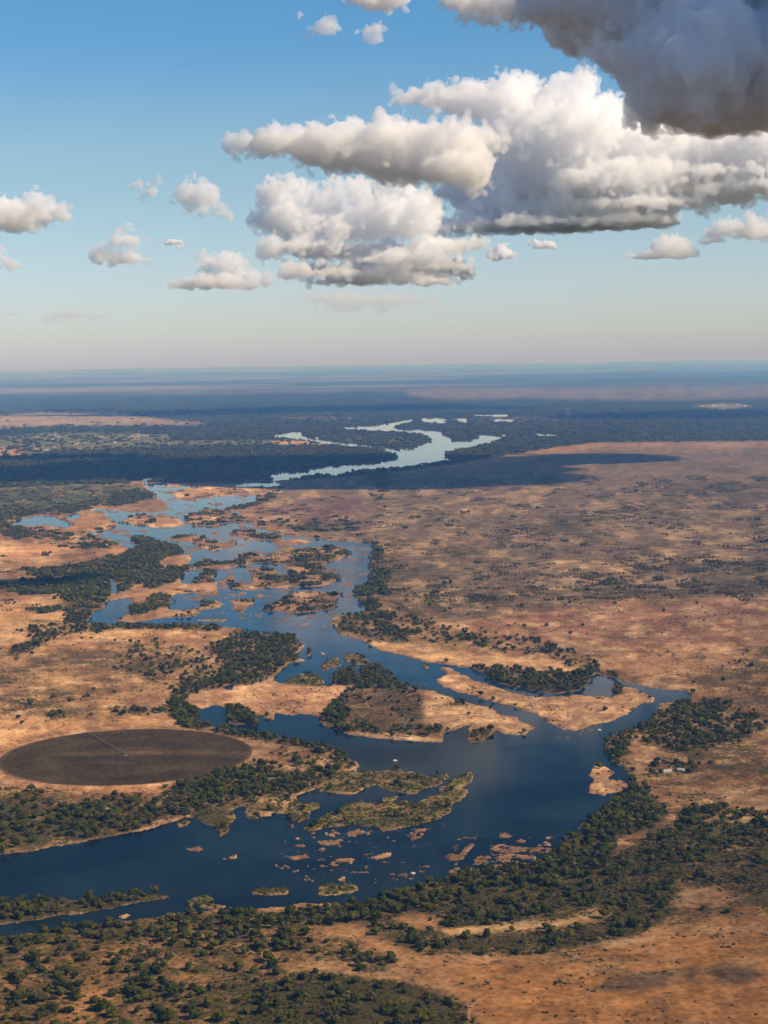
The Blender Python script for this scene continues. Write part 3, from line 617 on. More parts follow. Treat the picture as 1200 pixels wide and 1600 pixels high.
# ---- where they grow: (outline, trees, bushes, scrub per hectare, softness, patchiness)
VEG = [
 ([(590,735),(930,700),(1620,690),(1620,1000),(1000,1010),(760,985),(600,955),(592,860)], .6, 5, 26, 8, 1.0),
 ([(600,925),(700,913),(830,903),(900,885),(1100,870),(1620,875),(1620,935),(1080,937),(920,935),(820,947),(720,960),(620,952)], 2, 10, 90, 6, .7),
 ([(1000,1010),(1620,1000),(1620,1300),(1060,1280),(1000,1230),(1080,1080)], 1.5, 14, 55, 10, .9),
 ([(390,800),(460,782),(640,765),(700,800),(600,850),(560,845),(480,830)], 1, 4, 12, 5, .9),
 ([(-420,870),(220,870),(110,980),(370,985),(300,1080),(260,1120),(0,1140),(-420,1180)], 1, 9, 26, 8, 1.0),
 ([(-420,800),(0,765),(220,757),(240,780),(140,790),(0,808)], 4, 20, 40, 4, .6),
 # riverine woods, west bank
 ([(-420,800),(0,798),(60,797),(110,791),(150,784),(162,790),(100,803),(60,806),(20,815),(0,822),(-420,826)], 70, 20, 0, 3, .5),
 ([(0,815),(30,824),(90,829),(130,836),(192,851),(180,857),(120,856),(60,846),(0,833)], 55, 25, 10, 3, .6),
 ([(190,770),(232,768),(240,776),(220,785),(190,790),(160,790)], 50, 20, 10, 3, .7),
 ([(40,893),(120,884),(190,868),(240,848),(262,864),(236,890),(200,901),(100,906),(60,902)], 120, 20, 0, 3, .3),
 ([(180,904),(205,894),(286,887),(284,902),(262,913),(236,920),(214,909),(205,918),(190,926),(182,915)], 130, 20, 0, 2, .2),
 ([(-420,930),(0,914),(90,906),(170,899),(168,935),(160,952),(144,965),(125,980),(104,972),(108,945),(96,928),(0,928),(-420,945)], 110, 25, 0, 4, .4),
 ([(204,950),(232,938),(262,930),(266,938),(258,946),(230,960),(205,962)], 100, 30, 0, 2, .3),
 ([(106,972),(140,972),(180,976),(272,974),(340,977),(372,984),(330,986),(200,984),(120,990),(60,1010),(20,1030),(10,1020)], 70, 30, 0, 2.5, .5),
 ([(40,950),(100,945),(100,955),(50,960)], 60, 30, 10, 3, .8), ([(20,985),(90,975),(110,985),(40,1000)], 70, 30, 10, 3, .8),
 ([(372,983),(420,991),(460,995),(474,1008),(462,1018),(470,1030),(444,1042),(426,1058),(400,1068),(350,1076),(320,1070),(345,1050),(335,1030),(330,1010),(360,1000)], 95, 35, 0, 4, .3),
 ([(200,1010),(250,1005),(340,1030),(345,1060),(300,1075),(240,1065),(190,1050)], 25, 45, 60, 6, .7),
 ([(300,1062),(345,1058),(360,1072),(300,1085),(285,1100),(310,1112),(308,1132),(280,1130),(262,1110),(270,1085)], 95, 40, 0, 3, .4),
 ([(70,1116),(150,1110),(260,1106),(270,1114),(180,1121),(80,1127)], 30, 60, 30, 4, .7),
 ([(-420,1100),(0,1090),(120,1085),(200,1085),(120,1100),(0,1112)], 8, 40, 50, 6, .8),
 ([(276,1122),(312,1130),(360,1140),(430,1150),(500,1161),(530,1170),(542,1186),(500,1176),(430,1162),(370,1152),(310,1142),(280,1136)], 110, 30, 0, 2.5, .25),
 ([(440,1170),(500,1176),(548,1188),(556,1198),(530,1212),(497,1230),(468,1240),(440,1230),(420,1210),(400,1190)], 55, 45, 5, 4, .7),
 ([(255,1240),(300,1216),(350,1204),(400,1192),(430,1208),(470,1228),(464,1242),(430,1258),(390,1258),(350,1268),(290,1274),(262,1276)], 105, 45, 0, 4, .3),
 ([(296,1280),(320,1264),(376,1260),(366,1292),(342,1308),(324,1290)], 6, 200, 20, 2, .5),
 ([(350,1268),(400,1250),(460,1246),(466,1284),(400,1284),(360,1288)], 12, 130, 0, 4, .4),
 ([(-420,1290),(0,1236),(60,1240),(150,1252),(260,1248),(262,1277),(200,1300),(130,1313),(60,1327),(0,1334),(-420,1400)], 45, 80, 60, 5, .4),
 ([(-420,1240),(0,1230),(120,1240),(220,1240),(120,1262),(0,1262)], 10, 40, 90, 5, .5),
 # east bank
 ([(584,846),(598,860),(594,880),(612,892),(602,912),(604,930),(592,946),(604,962),(572,962),(566,942),(558,926),(582,906),(581,870)], 90, 30, 0, 2.5, .3),
 ([(606,752),(612,752),(598,776),(590,784),(600,806),(594,808),(584,784),(592,772)], 70, 30, 10, 1, .3),
 ([(575,740),(610,738),(600,770),(590,780),(606,800),(586,802),(580,770)], 14, 10, 10, 3, .6),
 ([(400,815),(480,813),(575,815),(580,832),(560,840),(540,828),(480,832),(400,826)], 28, 20, 0, 3, .7),
 ([(404,786),(425,768),(432,772),(412,786)], 80, 20, 0, 2, .2), ([(350,793),(400,786),(404,790),(372,797)], 60, 20, 0, 1.5, .3),
 ([(568,955),(602,955),(640,968),(700,982),(760,988),(830,1003),(920,1028),(936,1046),(900,1046),(860,1028),(800,1018),(740,1012),(690,1008),(640,1000),(590,995),(545,985),(535,972)], 55, 40, 0, 4, .75),
 ([(520,968),(560,962),(600,985),(640,1005),(600,1004),(548,990),(530,988)], 20, 80, 0, 3, .6),
 ([(735,1043),(780,1044),(840,1052),(890,1052),(925,1046),(962,1058),(968,1072),(930,1062),(908,1058),(860,1068),(800,1062),(760,1054)], 90, 30, 0, 2, .3),
 ([(800,1072),(850,1079),(905,1080),(900,1088),(850,1090),(800,1082)], 60, 30, 0, 2, .4), ([(952,1078),(972,1074),(976,1086),(956,1090)], 110, 0, 0, 1.5, .1),
 ([(1000,1084),(1060,1078),(1085,1086),(1090,1110),(1060,1110),(1030,1100)], 40, 60, 10, 3, .6),
 # the middle island
 ([(562,1040),(588,1038),(608,1052),(634,1070),(636,1080),(590,1078),(562,1076),(552,1066)], 130, 20, 0, 2, .15),
 ([(500,1126),(518,1098),(556,1074),(570,1076),(552,1100),(540,1130),(560,1146),(530,1142)], 95, 60, 10, 3, .3),
 ([(540,1085),(640,1076),(662,1090),(662,1130),(640,1145),(560,1142),(545,1120)], 6, 30, 220, 3, .3),
 ([(540,1128),(640,1140),(690,1140),(690,1156),(610,1152),(540,1145)], 45, 90, 0, 2, .5),
 ([(655,1078),(744,1102),(834,1138),(800,1147),(700,1142),(662,1110)], 1, 18, 18, 3, .95),
 ([(714,1094),(734,1100),(732,1106),(714,1102)], 90, 60, 0, 1.5, .1), ([(730,1150),(752,1140),(770,1142),(752,1160),(738,1162)], 40, 160, 0, 1.5, .2),
 ([(296,1090),(520,1075),(540,1085),(500,1115),(380,1110)], 1, 14, 20, 3, .95),
 ([(690,1050),(860,1090),(1000,1090),(960,1125),(880,1138),(740,1084)], 1.5, 16, 22, 3, .95),
 # right bank
 ([(1000,1132),(1040,1112),(1100,1096),(1160,1110),(1200,1128),(1180,1150),(1130,1164),(1080,1182),(1050,1172),(1010,1162),(985,1142)], 85, 50, 20, 5, .4),
 ([(946,1152),(975,1146),(986,1128),(1000,1120),(1004,1140),(980,1160),(985,1195),(995,1230),(978,1222),(978,1204),(958,1190),(945,1172)], 70, 50, 0, 3, .4),
 ([(1015,1195),(1080,1190),(1090,1210),(1040,1216),(1010,1212)], 50, 40, 10, 3, .6),
 ([(985,1225),(1010,1240),(1040,1262),(1030,1290),(960,1310),(905,1300),(905,1288),(932,1272),(950,1258),(956,1246),(985,1240)], 95, 60, 20, 4, .3),
 ([(1060,1270),(1140,1265),(1200,1275),(1620,1270),(1620,1330),(1200,1320),(1130,1312),(1070,1296)], 70, 30, 20, 5, .5),
 # near south bank
 ([(560,1414),(620,1394),(668,1382),(715,1372),(760,1358),(840,1346),(880,1322),(905,1300),(960,1310),(960,1350),(860,1390),(760,1400),(660,1420),(600,1440),(480,1450),(440,1430)], 85, 70, 30, 4, .3),
 ([(660,1420),(760,1400),(860,1390),(960,1340),(1060,1290),(1140,1320),(1060,1370),(1050,1430),(960,1466),(880,1480),(980,1420),(860,1440),(700,1450)], 34, 120, 330, 6, .15),
 ([(1060,1300),(1200,1310),(1620,1310),(1620,1400),(1200,1400),(1060,1380)], 12, 70, 190, 8, .45),
 ([(700,1466),(800,1462),(900,1450),(980,1440),(1040,1430),(1000,1460),(900,1482),(800,1500),(740,1492),(640,1450)], 25, 110, 260, 5, .2),
 ([(1040,1430),(1200,1400),(1620,1390),(1620,1440),(1200,1470),(1060,1470)], 1, 14, 50, 8, .8),
 ([(700,1500),(1000,1480),(1620,1440),(1620,1760),(700,1760)], 0, 5.0, 30, 8, .85),
 ([(-420,1500),(0,1470),(100,1452),(200,1442),(300,1430),(400,1424),(440,1440),(300,1462),(180,1480),(60,1500),(-420,1560)], 65, 70, 20, 5, .4),
 ([(380,1430),(470,1440),(520,1480),(470,1500),(400,1500),(330,1470)], 60, 50, 10, 6, .5),
 ([(-420,1520),(60,1490),(330,1470),(480,1490),(420,1540),(300,1600),(250,1760),(-420,1760)], 30, 75, 70, 8, .65),
 ([(200,1540),(320,1530),(310,1600),(230,1600)], 55, 60, 0, 8, .4), ([(0,1560),(90,1540),(120,1600),(0,1640)], 55, 70, 20, 8, .4),
 ([(400,1540),(480,1520),(620,1540),(720,1570),(740,1600),(740,1700),(300,1760),(340,1580)], 22, 150, 260, 6, .25),
 ([(470,1470),(560,1470),(650,1520),(560,1520),(480,1500)], 25, 70, 40, 6, .6),
 ([(560,1440),(640,1450),(700,1470),(720,1490),(660,1495),(600,1470)], 40, 70, 60, 5, .4),
]
VISL = {'sand': (3, 16, 16, .95), 'mixed': (34, 55, 14, .8), 'rock': (0, 8, 12, .9), 'reed': (9, 340, 20, .5), 'wood': (110, 60, 0, .25), 'rockbar': (1, 5, 6, .9)}

DT = np.zeros((MH, MW), np.float32); DB = DT.copy(); DS = DT.copy()
pn = half_noise(26, 9, 131, 4, .55); pn2 = half_noise(26, 9, 171, 4, .55); pn3 = half_noise(34, 9, 191, 4, .55)
def patch(n, k):
    return (1 - k) + k * 2.3 * sstep(.44 + .08 * k, .60 + .04 * k, n)
for poly, a, b, c, soft, pk in VEG:
    w, m = soft_fill(poly, soft * 1.2, soft * .6)
    for Dm, val, nz in ((DT, a, pn), (DB, b, pn2), (DS, c, pn3)):
        t = val * patch(nz[w], pk)
        Dm[w] += m * (t - Dm[w])
for k, (cv, p) in enumerate(ISL):
    w = window(p, 4); m = (isl_id[w] == k + 1).astype(np.float32); a, b, c, pk = VISL[cv]
    if cv == 'rockbar': continue
    for Dm, val, nz in ((DT, a, pn), (DB, b, pn2), (DS, c, pn3)):
        Dm[w] += m * (val * patch(nz[w], pk) - Dm[w])
fringe = sstep(.10, .30, blur(wat, 2.6, 1.8)) * (vv > 760) * (vv < 1240)
DB += fringe * 150 * sstep(.48, .60, half_noise(16, 6, 501, 4)); DT += fringe * 32 * sstep(.50, .62, half_noise(20, 7, 511, 4))
inner = (blur(land, 1.6, 1.2) > .72)
g00 = unproj(uu - .5, vv - .5); gdu = unproj(uu + .5, vv - .5) - g00; gdv = unproj(uu - .5, vv + .5) - g00
AREA = np.nan_to_num(np.abs(gdu[..., 0] * gdv[..., 1] - gdu[..., 1] * gdv[..., 0])).astype(np.float32)
ok_v = (vv > 742) & inner
g_c = unproj(uu, vv)
ok_v &= np.hypot(g_c[..., 0] - FC[0], g_c[..., 1] - FC[1]) > FR + 4
DIST = np.hypot(g_c[..., 0], g_c[..., 1])

# litter and low brush, with woodland shade painted in, under and between the plants
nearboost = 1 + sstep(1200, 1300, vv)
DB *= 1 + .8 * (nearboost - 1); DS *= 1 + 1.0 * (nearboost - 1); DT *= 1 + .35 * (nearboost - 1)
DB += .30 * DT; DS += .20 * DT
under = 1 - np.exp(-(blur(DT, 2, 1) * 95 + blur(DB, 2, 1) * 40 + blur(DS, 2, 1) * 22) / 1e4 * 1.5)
reedm = np.zeros((MH, MW), np.float32)
for k_, (cv_, p_) in enumerate(ISL):
    if cv_ == 'reed': reedm[isl_id == k_ + 1] = 1
reedm = np.maximum(reedm, fill([(350,1268),(400,1250),(460,1246),(466,1284),(400,1284),(360,1288)]))
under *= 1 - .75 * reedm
soil += (reedm * .55 * sstep(.35, .62, half_noise(20, 6, 211, 4)))[..., None] * (np.array((.135, .125, .034), np.float32) - soil)
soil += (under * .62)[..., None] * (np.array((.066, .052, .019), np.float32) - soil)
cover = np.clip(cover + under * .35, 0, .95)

# ------------------------------------------------------------------ terrain: land and islands rising out of the river
def build_terrain():
    a_f = np.arange(-.252, .252, 1.45 / FPX)
    a_m = .252 * 1.055 ** np.arange(0, 44)
    A = np.concatenate([-a_m[::-1], a_f[1:-1], a_m])
    t0 = np.arange(.0027, .085, 1.0 / FPX); t1 = np.arange(.085, .41, 1.35 / FPX); t2 = .41 * 1.05 ** np.arange(0, 24)
    T = np.concatenate([t0, t1, t2])
    Y = CAM_H / T
    X = A[None, :] * Y[:, None]; Yg = np.repeat(Y[:, None], len(A), 1)
    P = np.stack([X, Yg, np.zeros_like(X)], -1)
    u, v = proj(P)
    # wobble the traced outlines
    ws = np.clip((v - 640) / 300, .25, 1.0)
    wu = (fbm(u / 16, v / 7, 5, 4, .6) - .5) * 9 * ws; wv = (fbm(u / 16, v / 7, 55, 4, .6) - .5) * 4.5 * ws
    wu += (fbm(u / 4.5, v / 2.2, 15, 3, .6) - .5) * 4.5 * ws; wv += (fbm(u / 4.5, v / 2.2, 75, 3, .6) - .5) * 2.4 * ws
    l = bil(land_s, u + wu, v + wv)
    inside = (u > U0) & (u < U1) & (v > V0 + 1) & (v < V1)
    l = np.where(inside, l, 1.0)
    rough = fbm(X / 14, Yg / 14, 8, 4, .55); roughl = fbm(X / 160, Yg / 160, 9, 4)
    near = np.clip(blur(land, 10, 6), 0, 1)
    ln = bil(near, u, v)
    braid = bil(braided, u, v)
    rk0 = bil(rockmask, u + wu, v + wv)
    l = np.where((rk0 > .05) & inside, np.clip(l + rk0 * (fbm(u / 11, v / 2.5, 61, 4, .6) - .565) * 3.6 * np.where(v > 1290, 1.0, .2), 0, 1), l)
    rd0 = bil(reedsoft, u + wu, v + wv)
    l = np.where((rd0 > .05) & inside, np.clip(l + rd0 * (fbm(u / 10, v / 3.6, 67, 4, .6) - .44) * 1.5, 0, 1), l)
    # shoreline height profile
    h = (l - .5) * 3.2
    rocky = bil(rockmask, u + wu, v + wv)
    h += (rough - .5) * (1.1 + 2.0 * rocky) * np.clip(1 - np.abs(l - .5) * .6, .3, 1)
    # shoals that break the surface in the rapids
    sh = fbm(u / 14, v / 3.2, 91, 5, .64)
    h = np.maximum(h, np.where(l < .5, -1.2 + 12 * (sh - .655 + .165 * braid) * (braid > .02), -9))
    h = np.where(l > .5, np.maximum(h, .12 + .5 * (rough - .3)), h)
    h += np.where(l > .9, (roughl - .4) * 2.2 * sstep(.9, 1, l), 0)
    far = v < 760
    h = np.where(far, np.where(l > .5, 1.5, -1.5), h)
    # low hills far away
    hill = np.clip(fbm(X / 9000, Yg / 14000, 31, 4) - .42, 0, 1) * sstep(22000, 60000, Yg) * (1 - sstep(120000, 200000, Yg)) * 260
    h = h + hill * .6 + 545 * sstep(45000, 225000, Yg)      # the far country rises to the skyline
    fd = np.hypot(X - FC[0], Yg - FC[1]); fk = 1 - sstep(FR * 1.0, FR * 1.06, fd)
    h = h + fk * (1.3 - h)
    P[..., 2] = h
    sid = np.zeros(u.shape, int)
    iu = np.clip((u + wu - U0).astype(int), 0, MW - 1); iv = np.clip((v + wv - V0).astype(int), 0, MH - 1)
    sid = np.where(inside, isl_id[iv, iu], 0)
    us, vs = u + wu * .4, v + wv * .4
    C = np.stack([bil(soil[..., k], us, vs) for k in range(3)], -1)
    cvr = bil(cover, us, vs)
    ff = fbm(X / 9000 + 3, Yg / 5200, 15, 5, .55); fk = sstep(33000, 45000, Yg)  # forest and clearing tones banded to paint in cloud shade far off
    fc = sstep(.46, .60, ff)[..., None] * np.array((.155, .135, .085)) + (1 - sstep(.46, .60, ff))[..., None] * np.array((.034, .042, .018))
    C = C + fk[..., None] * (fc - C)
    # river bed and shoals
    C = np.where((l < .5)[..., None], np.array((.19, .112, .062)) * (.45 + 1.1 * rough)[..., None], C)
    cvr = np.where(l < .5, 0, cvr)
    dark_rim = (1 - sstep(.52, .74, l)) * (l >= .5) * (v > 800)  # land darkens in a narrow band towards the waterline
    C = C * (1 - .5 * dark_rim)[..., None]
    nr, nc = u.shape
    idx = np.arange(nr * nc).reshape(nr, nc)
    F = np.stack([idx[:-1, :-1], idx[1:, :-1], idx[1:, 1:], idx[:-1, 1:]], -1).reshape(-1, 4)   # normals up (rows run towards the camera)
    fid = np.stack([sid[:-1, :-1], sid[1:, :-1], sid[1:, 1:], sid[:-1, 1:]], -1).max(-1).ravel()
    # faces well under water are not needed except as river bed of the main sheet
    V = P.reshape(-1, 3); Cf = C.reshape(-1, 3); cf = cvr.ravel()
    def make(name, sel):
        Fs = F[sel]
        used, inv = np.unique(Fs, return_inverse=True)
        me = mesh_np(name, V[used], inv.reshape(-1, 4), M_GROUND)
        at = me.attributes.new('soil', 'FLOAT_COLOR', 'POINT')
        at.data.foreach_set('color', np.concatenate([Cf[used], np.ones((len(used), 1))], 1).astype(np.float32).ravel())
        at = me.attributes.new('cover', 'FLOAT', 'POINT'); at.data.foreach_set('value', cf[used].astype(np.float32))
        me.polygons.foreach_set('use_smooth', np.ones(len(me.polygons), bool))
        o = link(bpy.data.objects.new(name, me))
        return tag(o, kind='structure')
    make('ground', fid == 0)
    nm = {'sand': 'sandbank', 'rock': 'rock_bar', 'rockbar': 'river_island', 'mixed': 'river_island', 'reed': 'reed_island', 'wood': 'wooded_island'}
    for k, (cv, p) in enumerate(ISL):
        s = fid == k + 1
        if s.sum() > 3: make(nm[cv], s)
    return

reedsoft = blur(reedm, 2, 1.5) * (vv > 1180)
braided = blur(fill([(130,760),(440,752),(440,800),(500,842),(580,850),(580,900),(520,980),(420,975),(280,950),(290,880),(200,860),(120,835)]), 6, 3) * .9
braided = np.maximum(braided, blur(fill([(440,1300),(560,1295),(680,1290),(760,1310),(880,1300),(870,1345),(700,1372),(560,1380),(430,1370)]), 6, 3) * .36)
braided = np.maximum(braided, blur(fill([(870,1140),(960,1128),(940,1170),(880,1160)]), 6, 3) * .25)
rockmask = np.zeros((MH, MW), np.float32)
for k, (cv, p) in enumerate(ISL):
    if cv in ('rock', 'rockbar'): rockmask[isl_id == k + 1] = 1
rockmask = blur(rockmask, 2, 1.5)
build_terrain()

def sheet(name, pts, mat, z=0.0):
    me = bpy.data.meshes.new(name); me.from_pydata([(x, y, z) for x, y in pts], [], [tuple(range(len(pts)))]); me.materials.append(mat)
    return link(bpy.data.objects.new(name, me))
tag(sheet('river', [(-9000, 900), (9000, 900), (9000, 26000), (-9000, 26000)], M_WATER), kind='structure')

# ------------------------------------------------------------------ haze: one closed box of thin air round everything
def haze_box():
    b = MB(); b.box((0, 113000, 303), (1200000, 232000, 614))
    m, n, out = new_mat('haze_air')
    v = n.nodes.new('ShaderNodeVolumePrincipled')
    v.inputs['Color'].default_value = (*HAZE_COLOR, 1)
    v.inputs['Absorption Color'].default_value = (*HAZE_ABSORB, 1)
    v.inputs['Density'].default_value = HAZE_DENSITY
    v.inputs['Anisotropy'].default_value = 0.0
    n.links.new(v.outputs[0], out.inputs['Volume'])
    m.cycles.homogeneous_volume = True
    return tag(b.build('haze', m), kind='stuff')
haze_box()

# ------------------------------------------------------------------ clouds: closed bumpy bodies of dense vapour
def spectrum_tiles(N=144):
    rng = np.random.default_rng(3)
    f = np.fft.fftfreq(N) [:, None, None]; g = np.fft.fftfreq(N)[None, :, None]; r = np.fft.rfftfreq(N)[None, None, :]
    K = np.sqrt(f * f + g * g + r * r) + 1e-9
    W = np.fft.rfftn(rng.standard_normal((N, N, N)).astype(np.float32))
    tiles = []
    for wl in (40, 19, 9.5, 5):
        b = np.exp(-.5 * ((np.log(K * wl)) / .34) ** 2)
        t = np.fft.irfftn(W * b, s=(N, N, N)).astype(np.float32)
        tiles.append(t / t.std())
        W = np.roll(W, 7, 0)
    return tiles
TILES = spectrum_tiles()

def surface_nets(f, org, h):
    nx, ny, nz = f.shape
    ins = f < 0
    c = [ins[i:nx - 1 + i, j:ny - 1 + j, k:nz - 1 + k] for i in (0, 1) for j in (0, 1) for k in (0, 1)]
    cnt = sum(x.astype(np.int8) for x in c)
    act = (cnt > 0) & (cnt < 8)
    I, J, K = np.nonzero(act)
    acc = np.zeros((len(I), 3), np.float32); num = np.zeros(len(I), np.float32)
    corner = [(i, j, k) for i in (0, 1) for j in (0, 1) for k in (0, 1)]
    for a in corner:
        for ax in range(3):
            if a[ax] == 0:
                b = list(a); b[ax] = 1
                fa = f[I + a[0], J + a[1], K + a[2]]; fb = f[I + b[0], J + b[1], K + b[2]]
                x = (fa < 0) != (fb < 0)
                t = np.where(x, fa / np.where(x, fa - fb, 1), 0)
                p = np.array(a, np.float32)[None] + t[:, None] * np.eye(3, dtype=np.float32)[ax]
                acc[x] += p[x]; num += x
    V = acc / num[:, None] + np.stack([I, J, K], 1)
    idx = np.full(act.shape, -1, np.int64); idx[I, J, K] = np.arange(len(I))
    quads = []
    for ax in range(3):
        sl0 = [slice(None)] * 3; sl1 = [slice(None)] * 3
        sl0[ax] = slice(0, -1); sl1[ax] = slice(1, None)
        a0 = ins[tuple(sl0)]; a1 = ins[tuple(sl1)]
        x = a0 != a1
        b, cc = [(1, 2), (2, 0), (0, 1)][ax]
        e = np.argwhere(x)
        ok = (e[:, b] > 0) & (e[:, cc] > 0) & (e[:, b] < idx.shape[b]) & (e[:, cc] < idx.shape[cc])
        e = e[ok]
        def at(db, dc):
            q = e.copy(); q[:, b] += db; q[:, cc] += dc
            return idx[q[:, 0], q[:, 1], q[:, 2]]
        q = np.stack([at(-1, -1), at(0, -1), at(0, 0), at(-1, 0)], 1)
        flip = ~a0[tuple(e.T)]
        q[flip] = q[flip][:, ::-1]
        quads.append(q)
    Q = np.concatenate(quads)
    Q = Q[(Q >= 0).all(1)]
    return V * h + np.asarray(org), Q

def cloud_mat(name, mfp, alb=(.983, .986, .992)):
    m, n, out = new_mat(name)
    v = n.nodes.new('ShaderNodeVolumePrincipled')
    v.inputs['Color'].default_value = (*alb, 1)
    v.inputs['Absorption Color'].default_value = (0, 0, 0, 1)
    v.inputs['Density'].default_value = 1 / mfp
    v.inputs['Anisotropy'].default_value = 0.0
    n.links.new(v.outputs[0], out.inputs['Volume'])
    m.cycles.homogeneous_volume = True
    return m

def cloud(label, dist, base_v, blobs, vox_px=2.6, soft_px=17.0, seed=0, rough=1.0, flat=True, name='cloud', depth=1.0, group='clouds over the valley', alb=(.983, .986, .992)):
    """blobs: photo-pixel ellipses (cu, cv, ru, rv[, depth offset as a share of ru]); dist: metres away"""
    rng = np.random.default_rng(seed)
    m_px = dist / FPX
    B = []
    for bl in blobs:
        cu, cv, ru, rv = bl[:4]
        d = ray(cu, cv); d = d / d[1]
        off = (bl[4] if len(bl) > 4 else rng.uniform(-.35, .35)) * ru * m_px * depth
        c = np.array([0, 0, CAM_H]) + d * (dist + off)
        B.append((c, np.array([ru * m_px, max(ru * .75, rv) * m_px * depth, rv * m_px])))
    h = vox_px * m_px
    lo = np.min([c - r for c, r in B], 0) - 7 * h; hi = np.max([c + r for c, r in B], 0) + 7 * h
    n = np.ceil((hi - lo) / h).astype(int) + 1
    ax = [lo[i] + h * np.arange(n[i], dtype=np.float32) for i in range(3)]
    ax = [a.astype(np.float32) for a in ax]
    D = np.full(n, 1e9, np.float32); RL = np.full(n, 1.0, np.float32)
    kk = 3.0 * h
    for c, r in B:
        w = []
        for i in range(3):
            j0 = max(0, int((c[i] - r[i] - lo[i]) / h - 9)); j1 = min(n[i], int((c[i] + r[i] - lo[i]) / h + 10)); w.append(slice(j0, j1))
        r = r * 1.07
        if r[2] < 21 * m_px: r = r * np.array([1.04, 1.0, 1.3])
        qx = (ax[0][w[0]] - c[0])[:, None, None]; qy = (ax[1][w[1]] - c[1])[None, :, None]; qz = (ax[2][w[2]] - c[2])[None, None, :]
        k0 = np.sqrt((qx / r[0]) ** 2 + (qy / r[1]) ** 2 + (qz / r[2]) ** 2)
        k1 = np.sqrt((qx / r[0] ** 2) ** 2 + (qy / r[1] ** 2) ** 2 + (qz / r[2] ** 2) ** 2) + 1e-9
        d = k0 * (k0 - 1) / k1
        if r[2] < 27 * m_px and flat:                       # thin shelves have flat undersides of their own
            d = np.maximum(d, -(qz + .18 * r[2]))
        o = D[tuple(w)]
        hh = np.clip(.5 + .5 * (o - d) / kk, 0, 1)
        q = np.clip(r[2] / (9 * h), .32, 1.0); RL[tuple(w)] = RL[tuple(w)] * hh + q * (1 - hh)
        D[tuple(w)] = o * (1 - hh) + d * hh - kk * hh * (1 - hh)
    N = TILES[0].shape[0]
    o = rng.integers(0, N, 3)
    ii = [np.arange(n[i]) + o[i] for i in range(3)]
    amp = (3.0, 2.8, 2.6, 1.9)
    dn = np.zeros_like(D)
    for k, (t, a) in enumerate(zip(TILES, amp)):
        tt = t[np.ix_(ii[0] % N, ii[1] % N, ii[2] % N)]
        dn += a * h * rough * (np.abs(tt) - 1.0 if k < 3 else .6 * tt)
    if flat:
        d = ray(600, base_v); zb = CAM_H + d[2] / d[1] * dist
        dn *= (.25 + .75 * sstep(h, min(14 * h, .32 * (hi[2] - zb)), ax[2] - zb)).astype(np.float32)[None, None, :]
    D = D - dn * RL
    if flat:
        d = ray(600, base_v); zb = CAM_H + d[2] / d[1] * dist
        low = zb - ax[2][None, None, :]
        t = TILES[1][np.ix_(ii[0] % N, ii[1] % N, ii[2] % N)]
        D = np.maximum(D, low + .5 * h * t)
    D[[0, -1]] = 1e9; D[:, [0, -1]] = 1e9; D[:, :, [0, -1]] = 1e9
    V, Q = surface_nets(D, lo, h)
    # drop loose crumbs: keep connected pieces of some size
    lab = np.arange(len(V))
    for _ in range(200):
        mn = lab[Q].min(1); new = lab.copy()
        np.minimum.at(new, Q.ravel(), np.repeat(mn, 4)); new = new[new]
        if (new == lab).all(): break
        lab = new
    cn = np.bincount(lab, minlength=len(V)); big = cn[lab] > .04 * cn.max()
    Q = Q[big[Q[:, 0]]]; us_, inv_ = np.unique(Q, return_inverse=True); V = V[us_]; Q = inv_.reshape(-1, 4)
    ctr = V.mean(0)
    me = mesh_np(name, V - ctr, Q, cloud_mat('cloud_vapour', soft_px * m_px, alb))
    ob = link(bpy.data.objects.new(name, me)); ob.location = ctr
    return tag(ob, label, 'cloud', group)

cloud('low white cumulus with a flat grey base cut off by the left edge', 15000, 362,
      [(20, 338, 60, 26), (70, 342, 38, 20), (-40, 335, 60, 30), (40, 325, 36, 18)], seed=1)
cloud('small white cloud at the left edge just under the larger flat based one', 20000, 424, [(-20, 405, 36, 18), (6, 408, 18, 14)], seed=2)
cloud('two tiered little cumulus right of the left edge cloud', 18000, 420,
      [(198, 382, 30, 18), (150, 405, 24, 13), (190, 408, 40, 13), (225, 410, 14, 10)], seed=3)
cloud('tiny pale cloud puff beside the two tiered cumulus', 18000, 390, [(272, 382, 15, 9), (280, 385, 10, 6)], seed=4, vox_px=2.4, soft_px=4)
cloud('slanting white cloud high on the left beside a ragged wisp', 16000, 350,
      [(286, 292, 24, 16), (312, 306, 30, 18), (338, 322, 18, 11), (318, 328, 16, 10)], seed=5, flat=False)
cloud('thin ragged wisp left of the slanting white cloud', 16000, 330, [(205, 290, 12, 5), (235, 300, 22, 7)], seed=6, flat=False, soft_px=18, vox_px=2.6)
cloud('peach white cumulus lowest of the left hand clouds with small puffs at its foot', 24000, 460,
      [(350, 416, 44, 22), (385, 434, 30, 20), (330, 402, 22, 10), (345, 446, 66, 14), (290, 446, 28, 12), (318, 438, 14, 10)], seed=7)
cloud('bright double towered cumulus over the middle of the valley with layered grey base', 21000, 462,
      [(428, 302, 34, 28), (470, 300, 36, 26), (512, 308, 28, 28), (430, 342, 36, 30), (480, 340, 60, 36), (572, 298, 24, 28), (612, 296, 30, 26), (650, 314, 28, 26),
       (620, 338, 60, 36), (545, 352, 60, 26), (700, 362, 50, 15, .9), (470, 392, 58, 18, -.6), (560, 398, 100, 14, .7), (690, 388, 64, 11, -.5), (625, 408, 60, 10, -1.1), (600, 424, 130, 9, .9), (520, 430, 70, 10, -.9),
       (680, 420, 52, 10, -.4), (560, 442, 70, 8, .3), (655, 442, 50, 8, -.8), (610, 434, 90, 9, .2)], seed=8)
